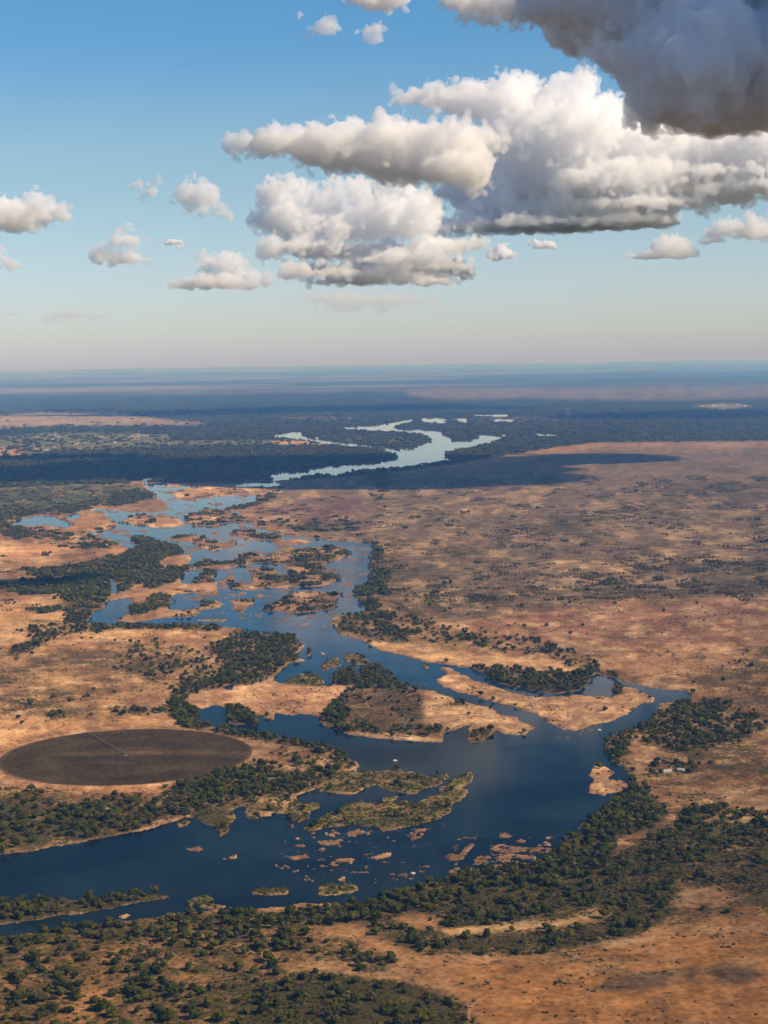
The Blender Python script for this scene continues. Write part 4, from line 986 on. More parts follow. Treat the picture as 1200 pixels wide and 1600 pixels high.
cloud('long flat anvil shaped cloud with a grey belly above the middle cumulus', 10600, 300,
      [(385, 228, 30, 15), (440, 224, 60, 20), (520, 222, 90, 26), (610, 222, 100, 30), (690, 224, 80, 34), (748, 222, 40, 24), (560, 240, 110, 24), (650, 252, 90, 30), (710, 262, 60, 30), (740, 272, 34, 24)], seed=9, flat=False, rough=.8)
cloud('huge white cumulus bank on the right with a bright dome and grey shelves', 21500, 372,
      [(690, 158, 70, 22), (760, 158, 80, 28), (840, 170, 80, 40), (890, 145, 46, 32), (955, 178, 44, 34), (870, 215, 110, 58), (1000, 225, 120, 46), (1110, 232, 100, 36), (1200, 230, 110, 44),
       (800, 285, 70, 40), (870, 262, 80, 40), (960, 280, 120, 34), (1100, 280, 140, 20), (1230, 280, 120, 22), (900, 260, 120, 50, 1.4), (1050, 270, 150, 40, 1.3), (760, 300, 80, 30, 1.2), (780, 325, 60, 26), (880, 330, 140, 30), (1000, 325, 110, 20), (840, 355, 140, 16), (960, 350, 90, 12), (1100, 316, 60, 12), (1180, 300, 120, 14), (740, 350, 50, 14), (1000, 350, 60, 10)], seed=10)
cloud('dark slate grey rain cloud filling the upper right corner', 8600, 214,
      [(890, 5, 80, 34), (980, 20, 100, 60), (1010, 75, 70, 60), (1090, 90, 120, 90), (1120, 160, 90, 50), (1200, 90, 120, 100), (1320, 100, 160, 110), (1040, 160, 60, 40), (1200, -60, 260, 90), (960, -40, 160, 60),
       (1450, 60, 200, 120), (1600, 20, 160, 110), (1000, 30, 160, 60, 1.2), (1180, 60, 180, 90, 1.3), (1350, 80, 200, 110, 1.2)], seed=11, flat=False, vox_px=3.6, soft_px=16, depth=1.3, rough=.5, alb=(.962, .980, .996))
cloud('small white puff breaking out of the left side of the dark corner cloud', 8300, 110, [(940, 78, 24, 18), (968, 84, 26, 20), (950, 62, 14, 10)], seed=12, flat=False, vox_px=2.8)
cloud('low cloud with a grey tail left of the right edge under the big bank', 19000, 410, [(1050, 392, 36, 18), (1020, 402, 40, 8), (1075, 398, 18, 12), (1055, 380, 16, 8)], seed=13)
cloud('cream cumulus low at the right edge of the picture', 19000, 388, [(1145, 366, 34, 20), (1185, 368, 36, 22), (1112, 378, 22, 8), (1150, 350, 14, 9), (1225, 372, 30, 16)], seed=14)
cloud('small cloud puff just under the right hand cumulus bank', 18500, 396, [(852, 386, 18, 9), (860, 380, 9, 6)], seed=15, vox_px=2.4, soft_px=5)
cloud('small round puff off the right end of the layered middle cumulus', 17000, 418, [(790, 402, 16, 14), (782, 394, 9, 8)], seed=16, vox_px=2.6, soft_px=5)
cloud('little faint cloud near the top left of the dark corner', 11000, 60, [(505, 45, 22, 9), (520, 42, 12, 6), (585, 47, 22, 5)], seed=17, flat=False, soft_px=22, vox_px=2.6)
cloud('faint low haze cloud streak under the lowest left cumulus', 30000, 492, [(110, 492, 36, 5), (140, 495, 22, 4)], seed=20, flat=False, soft_px=60, vox_px=2.2)
cloud('faint cloud streak low over the horizon at the left edge', 30000, 492, [(10, 491, 26, 5), (-20, 490, 30, 6)], seed=21, flat=False, soft_px=60, vox_px=2.2)
cloud('faint smear of cloud hanging below the layered middle cumulus', 26000, 476, [(520, 466, 60, 7), (600, 470, 70, 6), (560, 476, 50, 5)], seed=22, flat=False, soft_px=70, vox_px=2.4)
cloud('flat white cloud sliver cut off by the top edge of the picture', 10000, 14, [(590, -4, 46, 14), (560, 2, 20, 7), (620, 4, 16, 8)], seed=18, flat=False, soft_px=10, vox_px=2.8)
cloud('grey ragged cloud strip at the top edge joining the dark corner', 9200, 30, [(740, -2, 50, 16), (790, 8, 40, 20), (740, 30, 26, 6), (830, 20, 40, 22)], seed=19, flat=False, soft_px=14)

# clouds standing outside the picture, whose shade lies across the valley in view
OUT = 'clouds outside the picture'
cloud('tall unseen cloud added beyond the right edge to shade the dark corner cloud', 7600, -420,  # added out of view to darken the corner cloud
      [(1900, -640, 330, 250), (2200, -560, 320, 260), (2050, -860, 300, 200), (1650, -700, 200, 170), (1500, -760, 160, 120)], seed=31, vox_px=14, soft_px=26, group=OUT)
cloud('cumulus beyond the right edge that shades the woods at the river bends', 9500, 140, [(1560, 110, 150, 40), (1720, 100, 140, 50), (1640, 80, 90, 40)], seed=32, vox_px=5, soft_px=10, group=OUT, depth=1.5)
cloud('long far cloud bank beyond the right edge shading the distant woods', 17500, 330, [(1420, 305, 130, 30), (1580, 300, 170, 40), (1760, 300, 170, 40), (1900, 305, 130, 30)], seed=33, vox_px=5, soft_px=10, group=OUT, depth=1.6)
cloud('small cloud overhead above the top edge that shades the left bank trees', 4000, -230, [(1400, -250, 90, 28), (1490, -250, 70, 24), (1440, -275, 60, 26)], seed=34, vox_px=5, soft_px=12, group=OUT)

# ------------------------------------------------------------------ plants: three kinds, a few shapes of each
def ico(sub):
    bm = bmesh.new(); bmesh.ops.create_icosphere(bm, subdivisions=sub, radius=1)
    V = np.array([v.co[:] for v in bm.verts]); F = [[v.index for v in f.verts] for f in bm.faces]; bm.free()
    return V, F
ICO2 = ico(2); ICO1 = ico(1)

def crown_mesh(name, rng, lobes, mat, cards, card, sub=ICO2, jit=.16):
    """lobes: (x, y, z, rx, rz); leafy lobes with leaf sprays standing out of them"""
    V, F = [], []
    for (x, y, z, rx, rz) in lobes:
        b = sub[0].copy()
        b = b * (1 + rng.normal(0, jit, (len(b), 1)))
        b = b * np.array([rx, rx * rng.uniform(.85, 1.15), rz]) + np.array([x, y, z])
        n = len(V); V += b.tolist(); F += [[i + n for i in f] for f in sub[1]]
    for _ in range(cards):
        x, y, z, rx, rz = lobes[rng.integers(len(lobes))]
        d = rng.normal(0, 1, 3); d[2] = abs(d[2]) * .9 - .25; d /= np.linalg.norm(d)
        p = np.array([x, y, z]) + d * np.array([rx, rx, rz]) * rng.uniform(.92, 1.22)
        a = rng.normal(0, 1, 3); a -= a.dot(d) * d * .5; a /= np.linalg.norm(a)
        b = np.cross(a, rng.normal(0, 1, 3)); b /= np.linalg.norm(b)
        s = card * rng.uniform(.6, 1.3)
        n = len(V); V += [(p + a * s).tolist(), (p + b * s * .8).tolist(), (p - a * s).tolist(), (p - b * s * .7).tolist()]
        F.append([n, n + 1, n + 2, n + 3])
    me = bpy.data.meshes.new(name); me.from_pydata(V, [], F); me.materials.append(mat); me.update()
    return me

def trunk_mesh(name, rng, h, lobes):
    b = MB(); b.tube((0, 0, -.15), (0, 0, h * .5), .09, .065, 7)
    for (x, y, z, rx, rz) in lobes[:4]:
        b.tube((0, 0, h * .42), (x * .7, y * .7, z * .8), .05, .02, 5)
    return b.mesh(name, M_BARK)

TREES = []          # crown radius about 1, height about 2
for k in range(9):
    rng = np.random.default_rng(100 + k)
    n = int(rng.integers(5, 9)); L = [(rng.normal(0, .08), rng.normal(0, .08), 1.15 + rng.uniform(-.1, .2), .62, .55)]
    for j in range(n):
        a = 2 * math.pi * j / n + rng.uniform(-.4, .4); r = rng.uniform(.35, .66)
        L.append((r * math.cos(a), r * math.sin(a), 1.0 + rng.uniform(-.3, .45), rng.uniform(.28, .46), rng.uniform(.24, .42)))
    TREES.append((crown_mesh('crown', rng, L, M_TREE, 170, .12), trunk_mesh('trunk', rng, 1.2, L)))
BUSHES = []
for k in range(6):
    rng = np.random.default_rng(200 + k); n = int(rng.integers(3, 6)); L = []
    for j in range(n):
        a = rng.uniform(0, 6.28); r = rng.uniform(.1, .6)
        L.append((r * math.cos(a), r * math.sin(a), rng.uniform(.3, .62), rng.uniform(.35, .6), rng.uniform(.3, .5)))
    BUSHES.append(crown_mesh('bush', rng, L, M_BUSH, 70, .16, ICO1 if k % 2 else ICO2, .2))
SCRUBS = []
for k in range(6):
    rng = np.random.default_rng(300 + k); n = int(rng.integers(2, 5)); L = []
    for j in range(n):
        a = rng.uniform(0, 6.28); r = rng.uniform(.1, .7)
        L.append((r * math.cos(a), r * math.sin(a), rng.uniform(.25, .45), rng.uniform(.25, .45), rng.uniform(.22, .4)))
    SCRUBS.append(crown_mesh('dry_shrub', rng, L, M_SCRUB, 110, .17, ICO1, .28))
def clump(name, rng, mat, n, spread, r):
    L = []
    for j in range(n):
        a = rng.uniform(0, 6.28); q = spread * math.sqrt(rng.uniform(0, 1)); s = r * rng.uniform(.65, 1.3)
        L.append((q * math.cos(a), q * math.sin(a), s * 1.0, s, s * .95))
    return crown_mesh(name, rng, L, mat, n * 4, r * .35, ICO1, .2)
CL_TREE = [clump('tree_clump', np.random.default_rng(400 + k), M_TREE, 7, 3.0, .95) for k in range(6)]
CL_SCRUB = [clump('shrub_clump', np.random.default_rng(500 + k), M_SCRUB if k % 3 else M_BUSH, 8, 6.0, .8) for k in range(6)]

# the bars of the ground heights, looked up when a plant is set down
from mathutils.bvhtree import BVHTree
TERR = []
for o in list(COL.objects):
    if o.type == 'MESH' and o.get('kind') == 'structure' and o.name.split('.')[0] not in ('river',):
        TERR.append(o)

def scatter(D, lo, hi, per, rng):
    """random plant positions where D (per hectare) says so, between two distances; per plants stand in one clump"""
    lam = D * AREA / 10000.0 / per * ok_v * (DIST >= lo) * (DIST < hi)
    n = rng.poisson(np.clip(np.nan_to_num(lam), 0, 50))
    j, i = np.nonzero(n)
    r = n[j, i]
    j = np.repeat(j, r); i = np.repeat(i, r)
    u = i + U0 + rng.uniform(0, 1, len(i)); v = j + V0 + rng.uniform(0, 1, len(j))
    return unproj(u, v), u, v

NEAR = 4300
PL = {}
for key, D in (('tree', DT), ('bush', DB), ('scrub', DS)):
    P, u, v = scatter(D, 0, NEAR, 1, RNG)
    PL[key] = (P, u, v)
PL['far_tree'] = scatter(DT, NEAR, 15000, 6, RNG)
PL['far_scrub'] = scatter(DS + DB, NEAR, 9000, 12, RNG)
# dark edge of the far woods along the river bends and over the woodland
edge = blur(fill([(380,756),(540,746),(640,735),(720,722),(790,712),(860,700),(930,692),(1200,688),(1620,680),(1620,640),(-420,640),(-420,790),(0,764),(120,757)]), 1, .6) * (blur(wat, 1, .8) < .15)
openw = 1 - .93 * np.maximum(blur(fill([(-420,655),(0,648),(60,644),(180,644),(250,654),(335,662),(280,665),(100,666),(0,670),(-420,678)]), 3, 1), .8 * blur(fill([(-420,700),(0,682),(60,676),(280,679),(260,688),(440,687),(520,695),(440,697),(330,697),(200,701),(100,706),(0,715),(-420,730)]), 3, 1))
lam = np.where((DIST > 9000) & (DIST < 26000) & (vv > 640), edge * .10 * openw, 0)
n_ = RNG.poisson(lam); jj, ii_ = np.nonzero(n_)
fu = ii_ + U0 + RNG.uniform(0, 1, len(ii_)); fv = jj + V0 + RNG.uniform(0, 1, len(jj))
PL['wood'] = (unproj(fu, fv), fu, fv)

SIZES = {'tree': (2.4, 6.9), 'bush': (1.1, 3.5), 'scrub': (1.0, 3.3), 'far_tree': (3.6, 6.2), 'far_scrub': (2.0, 3.4), 'wood': (6, 10)}
for key in PL:
    P, u, v = PL[key]
    lo, hi = SIZES[key]
    s = lo + (hi - lo) * RNG.beta(1.6, 2.2, len(P))
    P = P.copy(); P[:, 2] = .7
    PL[key] = [P, u, v, s, RNG.uniform(0, 6.283, len(P)), RNG.integers(0, 1000, len(P))]
print('plants', {k: len(a[0]) for k, a in PL.items()})

def place(u, v):
    """which piece of country a photo position lies in"""
    if u < 270 and 1396 < v < 1440 and v < 1447 - u * .16: return 'on the lower left river spit'
    if v < 1345 and u < 600: return 'on the bank below the field'
    if 480 < u < 760 and v < 1405: return 'on the reed islands'
    if u > 880 and v < 1330: return 'on the right hand bank'
    if v < 1440 + (0 if u > 500 else 30) and u >= 500:
        return 'on the near bank ' + ('below the reed islands' if u < 640 else 'below the rock bars' if u < 790 else 'right of the rock bars' if v < 1370 else 'above the sandy strip')
    if u < 500 and v < 1480: return 'along the left near bank'
    if u < 330: return 'in the bottom left corner'
    if u < 560: return 'by the bottom edge left of middle'
    if u < 780: return 'in the bottom middle thicket'
    if v < 1500: return 'above the orange flat'
    return 'on the bare orange flat'

# ---- the 300 that show largest of each kind are single plants, the rest of a kind is one mass
def pick_large(key, n=300):
    P, u, v, s, rz, pk = PL[key]
    d = np.linalg.norm(P - np.array([0, 0, CAM_H]), axis=1)
    m = (u > 2) & (u < 1198) & (v > 600) & (v < 1603)
    sc = np.where(m, s / d, -1)
    return np.argsort(-sc)[:n]

def size_word(key, s):
    lo, hi = SIZES[key]; t = (s - lo) / (hi - lo)
    return 'big' if t > .62 else 'small' if t < .3 else 'middling'
HOW = {'tree': 'dark green tree', 'bush': 'olive bush', 'scrub': 'dry brown shrub'}
ALLP = np.concatenate([PL[k][0][:, :2] for k in ('tree', 'bush')])
for key in ('tree', 'bush', 'scrub'):
    P, u, v, s, rz, pk = PL[key]
    sel = pick_large(key)
    base = {}
    for i in sel:
        nn = int((np.hypot(*(ALLP - P[i, :2]).T) < 14).sum())
        how = 'standing alone' if nn <= 2 else 'loosely spaced' if nn <= 6 else 'crowded'
        base.setdefault((size_word(key, s[i]), how, place(u[i], v[i])), []).append(i)
    LAB = {}
    for (sw, how, pl), ids in base.items():
        ids = sorted(ids, key=lambda i: u[i])
        qu = np.percentile(u[ids], [33, 67]); qv = np.percentile(v[ids], [33, 67])
        for q, i in enumerate(ids):
            if len(ids) == 1: end = ''
            elif q == 0: end = 'leftmost '
            elif q == len(ids) - 1: end = 'rightmost '
            elif len(ids) == 3: end = 'middle '
            else:
                end = ('upper ' if v[i] < qv[0] else 'lower ' if v[i] > qv[1] else '') + ('left ' if u[i] < qu[0] else 'right ' if u[i] > qu[1] else 'central ')
            LAB[i] = f"{end}{sw} {HOW[key]} {how} {pl}"
    for i in sel:
        lab = LAB[i]; grp = lab + 's'
        grp = f"{size_word(key, s[i])} {dict(tree='trees', bush='bushes', scrub='dry shrubs')[key]} {place(u[i], v[i])}"
        if key == 'tree':
            c, t = TREES[pk[i] % len(TREES)]
            o = empty('tree', P[i], rz[i], s[i])
            o.scale.z = s[i] * (1.0 + .25 * ((pk[i] * 7 % 10) / 10 - .4))
            link(bpy.data.objects.new('trunk', t), o); link(bpy.data.objects.new('crown', c), o)
        else:
            me = (BUSHES if key == 'bush' else SCRUBS)[pk[i] % 6]
            o = link(bpy.data.objects.new('bush' if key == 'bush' else 'dry_shrub', me))
            o.location = P[i]; o.rotation_euler = (0, 0, rz[i]); o.scale = (s[i],) * 3
        tag(o, lab, 'tree' if key == 'tree' else 'bush' if key == 'bush' else 'shrub', grp)
    keep = np.ones(len(P), bool); keep[sel] = False
    PL[key] = [a[keep] for a in PL[key]]

def instancer(name, key, meshes, zs=1.0):
    P, u, v, s, rz, pk = PL[key]
    cc = bpy.data.collections.new(name + '_kinds')
    for k, me in enumerate(meshes):
        cc.objects.link(bpy.data.objects.new(f'{name}_kind', me))
    me = bpy.data.meshes.new(name); me.vertices.add(len(P)); me.vertices.foreach_set('co', P.astype(np.float32).ravel())
    for nm, ty, arr, f in (('size', 'FLOAT', s, 'value'), ('turn', 'FLOAT', rz, 'value'), ('pick', 'INT', pk % len(meshes), 'value')):
        at = me.attributes.new(nm, ty, 'POINT'); at.data.foreach_set(f, arr.astype(np.float32 if ty == 'FLOAT' else np.int32))
    o = link(bpy.data.objects.new(name, me))
    ng = bpy.data.node_groups.new(name + '_spread', 'GeometryNodeTree')
    ng.interface.new_socket('Geometry', in_out='INPUT', socket_type='NodeSocketGeometry')
    ng.interface.new_socket('Geometry', in_out='OUTPUT', socket_type='NodeSocketGeometry')
    N, L = ng.nodes, ng.links
    gi = N.new('NodeGroupInput'); go = N.new('NodeGroupOutput')
    ip = N.new('GeometryNodeInstanceOnPoints'); ci = N.new('GeometryNodeCollectionInfo')
    ci.inputs['Collection'].default_value = cc; ci.inputs['Separate Children'].default_value = True; ci.inputs['Reset Children'].default_value = True
    def attr(nm, ty):
        a = N.new('GeometryNodeInputNamedAttribute'); a.data_type = ty; a.inputs['Name'].default_value = nm; return a.outputs['Attribute']
    cx = N.new('ShaderNodeCombineXYZ'); L.new(attr('turn', 'FLOAT'), cx.inputs['Z'])
    e2r = N.new('FunctionNodeEulerToRotation'); L.new(cx.outputs[0], e2r.inputs[0])
    vs = N.new('ShaderNodeVectorMath'); vs.operation = 'SCALE'; vs.inputs[0].default_value = (1, 1, zs); L.new(attr('size', 'FLOAT'), vs.inputs['Scale'])
    L.new(gi.outputs[0], ip.inputs['Points']); L.new(ci.outputs[0], ip.inputs['Instance'])
    ip.inputs['Pick Instance'].default_value = True
    L.new(attr('pick', 'INT'), ip.inputs['Instance Index']); L.new(e2r.outputs[0], ip.inputs['Rotation']); L.new(vs.outputs[0], ip.inputs['Scale'])
    L.new(ip.outputs[0], go.inputs[0])
    md = o.modifiers.new('spread', 'NODES'); md.node_group = ng
    return tag(o, kind='stuff')

def whole_tree(k):
    c, t = TREES[k]
    bm = bmesh.new(); bm.from_mesh(c); bm.from_mesh(t); me = bpy.data.meshes.new('riverine_tree'); bm.to_mesh(me); bm.free()
    me.materials.append(M_TREE)
    return me
instancer('riverine_woodland', 'tree', [whole_tree(k) for k in range(len(TREES))])
instancer('bush_cover', 'bush', BUSHES)
instancer('dry_scrub_cover', 'scrub', SCRUBS)
instancer('distant_woodland', 'far_tree', CL_TREE)
instancer('distant_scrub', 'far_scrub', CL_SCRUB)
instancer('far_forest', 'wood', CL_TREE)

# ------------------------------------------------------------------ circular field and its watering boom
def crop_field():
    nr, na = 60, 200
    r = np.linspace(0.02, 1, nr) * FR; a = np.linspace(0, 2 * np.pi, na, endpoint=False)
    R, Aa = np.meshgrid(r, a, indexing='ij')
    X = R * np.cos(Aa); Y = R * np.sin(Aa)
    V = np.stack([X, Y, np.zeros_like(X)], -1).reshape(-1, 3)
    idx = np.arange(nr * na).reshape(nr, na); nx = np.roll(idx, -1, 1)
    F = np.stack([idx[:-1], idx[1:], nx[1:], nx[:-1]], -1).reshape(-1, 4)
    n = fbm(X / 70 + 9, Y / 45, 5, 4); ring = vnoise(R / 7.0, R * 0 + 3.3, 9); ring2 = vnoise(R / 26.0, R * 0 + 1.3, 19)
    C = np.empty(X.shape + (3,)); C[:] = (.046, .032, .014)
    C *= (.50 + .45 * n + .25 * ring + .35 * ring2)[..., None]
    g = np.exp(-((Y + 10 + .05 * X) / 26) ** 2) * sstep(60, -120, X) * sstep(.35, .6, n)
    C += (g * .9)[..., None] * (np.array((.058, .062, .018)) - C)
    pale = np.exp(-((Y - 15) / 20) ** 2) * sstep(.3, .65, fbm(X / 60, Y / 25, 77, 3)) * .5
    C += pale[..., None] * (np.array((.12, .08, .045)) - C)
    e = sstep(.955, .985, R / FR); C += (e * .35)[..., None] * (np.array((.13, .085, .055)) - C)
    me = mesh_np('crop_field', V, F, M_GROUND)
    at = me.attributes.new('soil', 'FLOAT_COLOR', 'POINT'); at.data.foreach_set('color', np.concatenate([C.reshape(-1, 3), np.ones((nr * na, 1))], 1).astype(np.float32).ravel())
    at = me.attributes.new('cover', 'FLOAT', 'POINT'); at.data.foreach_set('value', np.zeros(nr * na, np.float32))
    o = link(bpy.data.objects.new('crop_field', me)); o.location = (FC[0], FC[1], 1.36)
    tag(o, kind='structure')
crop_field()
M_STEEL = simple_mat('galvanised_steel', (.20, .17, .13), rough=.6, var=.1)
M_RUBBER = simple_mat('rubber', (.03, .03, .03), rough=.9)
def boom():
    e = unproj(134, 1146); d = np.array([e[0] - FC[0], e[1] - FC[1]]); Lb = FR * .985; ang = math.atan2(d[1], d[0])
    o = empty('irrigation_boom', (FC[0], FC[1], 1.36), ang)
    tag(o, 'long wheeled watering boom reaching from the centre to the edge of the round brown field', 'irrigation boom')
    p = MB(); p.tube((0, 0, 4.2), (Lb, 0, 4.2), .30, n=8)
    p.build('water_pipe', M_STEEL, o)
    c = MB()
    for sx in (-1.6, 1.6):
        for sy in (-1.6, 1.6): c.tube((sx, sy, 0), (sx * .25, sy * .25, 4.4), .16)
    c.box((0, 0, .15), (4.5, 4.5, .3)); c.tube((0, 0, .3), (0, 0, 5), .3)
    c.build('centre_pivot', M_STEEL, o)
    n = 6
    tw = MB()
    tw.tube((0, -2.2, .7), (0, 0, 4.2), .13); tw.tube((0, 2.2, .7), (0, 0, 4.2), .13); tw.tube((0, -2.4, .7), (0, 2.4, .7), .15)
    twm = tw.mesh('tower', M_STEEL)
    wh = MB(); wh.tube((0, -.2, 0), (0, .2, 0), .72, n=14); whm = wh.mesh('wheel', M_RUBBER)
    tr = MB(); sp = Lb / n
    for q in range(6):
        x0 = sp * q / 6; x1 = sp * (q + 1) / 6; dip = lambda x: 3.0 - .9 * math.sin(math.pi * x / sp)
        for sy in (-1, 1):
            tr.tube((x0, sy * .6, dip(x0)), (x1, sy * .6, dip(x1)), .07, n=4); tr.tube((x1, sy * .6, dip(x1)), (x1, 0, 4.2), .06, n=4)
            tr.tube((x0, 0, 4.2), (x1, sy * .6, dip(x1)), .05, n=4)
    trm = tr.mesh('truss', M_STEEL)
    for k in range(n):
        t = link(bpy.data.objects.new('truss', trm), o); t.location = (sp * k, 0, 0)
        t = link(bpy.data.objects.new('tower', twm), o); t.location = (sp * (k + 1) - .4, 0, 0)
        for sy in (-2.2, 2.2):
            w = link(bpy.data.objects.new('wheel', whm), t); w.location = (0, sy, .72); w.rotation_euler = (0, 0, math.pi / 2)
boom()

# ------------------------------------------------------------------ buildings
M_WALL = simple_mat('limewash_wall', (.46, .41, .34), var=.12)
M_TIN = simple_mat('pale_tin_roof', (.36, .35, .33), rough=.6, var=.12)
M_THATCH = simple_mat('thatch_roof', (.24, .17, .11), var=.3, scale=1)
M_WIN = simple_mat('dark_window', (.02, .025, .03), rough=.2, var=0)
M_RUST = simple_mat('rusty_roof', (.36, .17, .11), var=.25)
def house(u, v, w, d, h, rz, label, roof=M_TIN, wall=M_WALL, group=None, parts=True, name='house', cat='house'):
    p = unproj(u, v); p[2] = .9
    b = MB(); b.box((0, 0, h / 2 - .3), (w, d, h + .6))
    r = MB(); e = .5; rh = d * .32
    V = [(-w/2-e,-d/2-e,h),(w/2+e,-d/2-e,h),(w/2+e,d/2+e,h),(-w/2-e,d/2+e,h),(-w/2-e,0,h+rh),(w/2+e,0,h+rh)]
    r.add(V, [(0,1,5,4),(2,3,4,5),(1,2,5),(3,0,4),(3,2,1,0)])
    if not parts:
        n0 = len(b.f); b.add(r.v, r.f)
        me = b.mesh(name, wall); me.materials.append(roof)
        for k, f in enumerate(me.polygons): f.material_index = 1 if k >= n0 else 0
        o = link(bpy.data.objects.new(name, me)); o.location = p; o.rotation_euler = (0, 0, rz)
    else:
        o = empty(name, p, rz)
        b.build('wall', wall, o); r.build('roof', roof, o)
        for sx in (-.3, .3):
            q = MB(); q.box((sx * w, -d / 2 - .03, h * .55), (w * .14, .1, h * .35)); q.build('window', M_WIN, o)
        q = MB(); q.box((0, -d / 2 - .03, h * .36), (1.2, .12, h * .72)); q.build('door', M_RUST, o)
    return tag(o, label, cat, group)
house(378, 1019, 14, 8, 3.6, .2, 'white roofed lodge building among the trees on the left bank', name='lodge', cat='lodge')
house(391, 1018, 11, 6, 3.2, -.1, 'smaller grey lodge building just right of the white roofed one', roof=M_RUST, name='lodge', cat='lodge')
house(350, 1014, 7, 5, 3, .5, 'small pale hut at the left end of the riverside lodge', name='hut', cat='hut')
house(1042, 1209, 13, 7, 3.4, .3, 'long white roofed house on the right bank left of its neighbour', parts=True)
house(1064, 1207, 9, 7, 3.6, -.4, 'white tent shaped house right of the long white house on the right bank', parts=True)
house(935, 1275, 5, 4, 2.8, .2, 'white hut at the water edge low on the right bank', name='hut', cat='hut')
house(972, 1275, 5, 4, 2.8, 1.0, 'white hut inland of the water edge hut on the right bank', name='hut', cat='hut')
house(79, 1257, 9, 6, 3, .3, 'pale roofed house furthest left among the trees below the round field', roof=M_TIN)
house(122, 1271, 7, 5, 3, .1, 'small white house in the trees below the round field', roof=M_TIN)
house(166, 1268, 7, 5, 3, -.3, 'white house nearest the river trees below the round field', roof=M_TIN)
house(149, 836, 11, 9, 4, .2, 'white house on the rapids bank far up the river', roof=M_TIN)
house(167, 853, 8, 6, 4, .7, 'small white house among trees near the far rapids', roof=M_TIN)
house(465, 688, 34, 18, 9, .1, 'white building on the spit beside the far side arm of the river', roof=M_TIN, parts=False)
house(495, 686, 22, 14, 8, .4, 'small white building on the bank of the far side arm', roof=M_TIN, parts=False)
house(787, 682, 22, 14, 8, .4, 'white building at the tip of the far right river bend', roof=M_TIN, parts=False)
TR = random.Random(5)
tg = 'houses of the far town on the left'
for k in range(46):
    cx, cyy, sx, sy = TR.choice([(85, 683, 26, 3.5), (100, 684, 30, 3), (153, 683, 9, 2), (195, 685, 22, 3.5), (215, 682, 12, 2), (80, 700, 45, 5), (20, 703, 20, 4), (120, 694, 40, 5)])
    u = cx + TR.gauss(0, sx * .6); v = cyy + TR.gauss(0, sy * .6)
    white = TR.random() < .6
    side = 'left' if u < 60 else 'middle' if u < 150 else 'right'
    house(u, v, TR.uniform(14, 40), TR.uniform(10, 18), TR.uniform(5, 11), TR.uniform(-.5, .5),
          f"{'white' if white else 'rust'} roofed house in the {side} part of the far town", roof=M_TIN if white else M_RUST, parts=False,
          group=f"{'white' if white else 'rust'} roofed houses in the {side} part of the far town")
for k in range(7):
    u = TR.uniform(1085, 1175); v = 634 + TR.gauss(0, 1.5)
    house(u, v, TR.uniform(25, 55), TR.uniform(16, 24), TR.uniform(8, 13), TR.uniform(-.4, .4), 'pale shed of the far settlement near the right edge below the horizon', parts=False,
          group='pale sheds of the far settlement', name='shed', cat='shed')
def mast(u, v, h, label):
    p = unproj(u, v)
    o = empty('radio_mast', (p[0], p[1], 1)); tag(o, label, 'radio mast')
    b = MB()
    for k in range(3):
        a = k * 2.094
        b.tube((6 * math.cos(a), 6 * math.sin(a), 0), (1.2 * math.cos(a), 1.2 * math.sin(a), h), 1.1, .8)
    for q in range(12):
        f = q / 12; r0 = 6 - 4.8 * f; r1 = 6 - 4.8 * (q + 1) / 12
        for k in range(3):
            a = k * 2.094; c = a + 2.094
            b.tube((r0 * math.cos(a), r0 * math.sin(a), h * f), (r1 * math.cos(c), r1 * math.sin(c), h * (q + 1) / 12), .5, n=4)
    b.build('lattice', M_WALL, o)
    t = MB(); t.tube((0, 0, h), (0, 0, h * 1.14), 1.0, .5); t.build('antenna', M_WALL, o)
mast(217, 687, 74, 'tall pale lattice mast right of the far town centre')
mast(87, 684, 52, 'shorter pale mast over the far town centre on the left')

# ------------------------------------------------------------------ boulders, track, smoke
M_ROCK = simple_mat('pale_rock', (.50, .42, .33), var=.3, scale=1)
def boulder(u, v, r, label):
    p = unproj(u, v)
    rng = np.random.default_rng(int(u * 7 + v))
    V = ICO2[0] * (1 + rng.normal(0, .13, (len(ICO2[0]), 1))) * np.array([r, r * .7, r * .5])
    me = bpy.data.meshes.new('boulder'); me.from_pydata(V.tolist(), [], ICO2[1]); me.materials.append(M_ROCK); me.update()
    o = link(bpy.data.objects.new('boulder', me)); o.location = (p[0], p[1], .3)
    tag(o, label, 'boulder')
boulder(617, 1189, 3.6, 'lone pale boulder in open water above the reed islands')
boulder(645, 1365, 3.2, 'white boulder in the river near the rapids of the lower bend')
boulder(503, 1021, 3.0, 'pale boulder in the channel right of the lodge woods')
boulder(936, 1141, 3.4, 'whitish boulder at the mouth of the right hand channel')
boulder(465, 1311, 2.6, 'small pale boulder left of the lowest reed island')

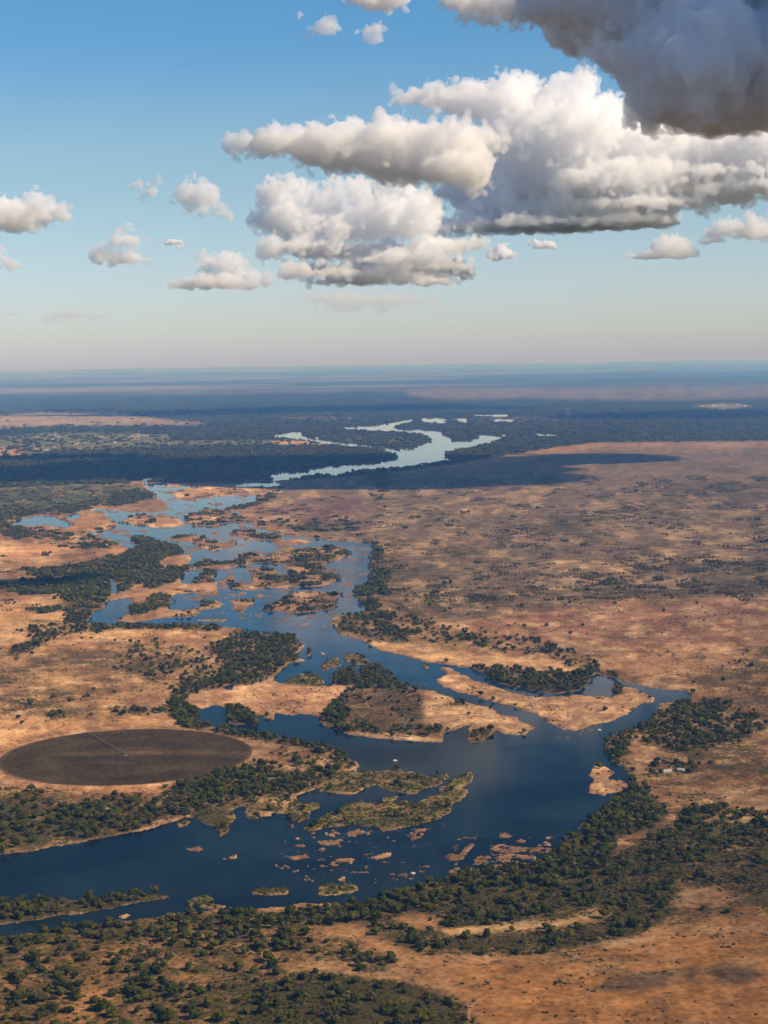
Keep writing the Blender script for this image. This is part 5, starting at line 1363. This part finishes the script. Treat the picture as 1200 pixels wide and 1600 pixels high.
def track(name, pts, w, rgb, z):
    P = [unproj(u, v) for u, v in pts]
    Q = []
    for a, b in zip(P[:-1], P[1:]):
        for k in range(8): Q.append(a + (b - a) * k / 8)
    Q.append(P[-1]); Q = np.array(Q)
    for _ in range(6): Q[1:-1] = .5 * Q[1:-1] + .25 * (Q[:-2] + Q[2:])
    T = np.gradient(Q[:, :2], axis=0); T /= np.linalg.norm(T, axis=1)[:, None]; Nn = np.stack([-T[:, 1], T[:, 0]], 1)
    wob = (fbm(np.arange(len(Q)) / 2.0, np.zeros(len(Q)), 3, 3) * .8 + .6)[:, None] * w / 2
    l = Q[:, :2] + Nn * wob; r = Q[:, :2] - Nn * wob
    V = np.concatenate([np.c_[l, np.zeros(len(Q))], np.c_[r, np.zeros(len(Q))]]); n = len(Q)
    for k in range(len(V)):
        hit = None
        for o in TERR:
            if o.name == 'ground':
                ok, loc, nor, idx = o.ray_cast((V[k, 0], V[k, 1], 60), (0, 0, -1))
                if ok: V[k, 2] = loc.z + z
    F = [(k, n + k, n + k + 1, k + 1) for k in range(n - 1)]
    me = mesh_np(name, V, F, simple_mat('track_sand', rgb, rough=.95, var=.25, scale=.2, spec=0))
    tag(link(bpy.data.objects.new(name, me)), kind='structure')
track('dirt_track', [(744, 1640), (733, 1600), (732, 1583), (742, 1568), (756, 1562)], 3.2, (.30, .165, .08), .12)
track('dirt_track', [(980, 1160), (1005, 1166), (1014, 1180), (1004, 1190), (985, 1192)], 3.0, (.36, .24, .13), .12)

def plume():
    p = unproj(888, 652); m = p[1] / FPX
    b = []
    for k, (du, dv, r) in enumerate([(0, 0, 3), (-1, -3, 4), (1, -6, 5), (-2, -9, 5), (2, -9, 4)]):
        V = ICO2[0] * r * m * (1 + np.random.default_rng(k).normal(0, .08, (len(ICO2[0]), 1))) + np.array([du * m, 0, -dv * m])
        b.append(V)
    # one closed skin round the puffs
    bm = bmesh.new()
    for V in b[:1]:
        pass
    allv = np.concatenate(b)
    for q in allv: bm.verts.new(q)
    bmesh.ops.convex_hull(bm, input=bm.verts)
    for vtx in [x for x in bm.verts if not x.link_faces]: bm.verts.remove(vtx)
    me = bpy.data.meshes.new('smoke_plume'); bm.to_mesh(me); bm.free()
    me.materials.append(cloud_mat('smoke', 260))
    o = link(bpy.data.objects.new('smoke_plume', me)); o.location = (p[0], p[1], 10)
    tag(o, kind='stuff')
plume()
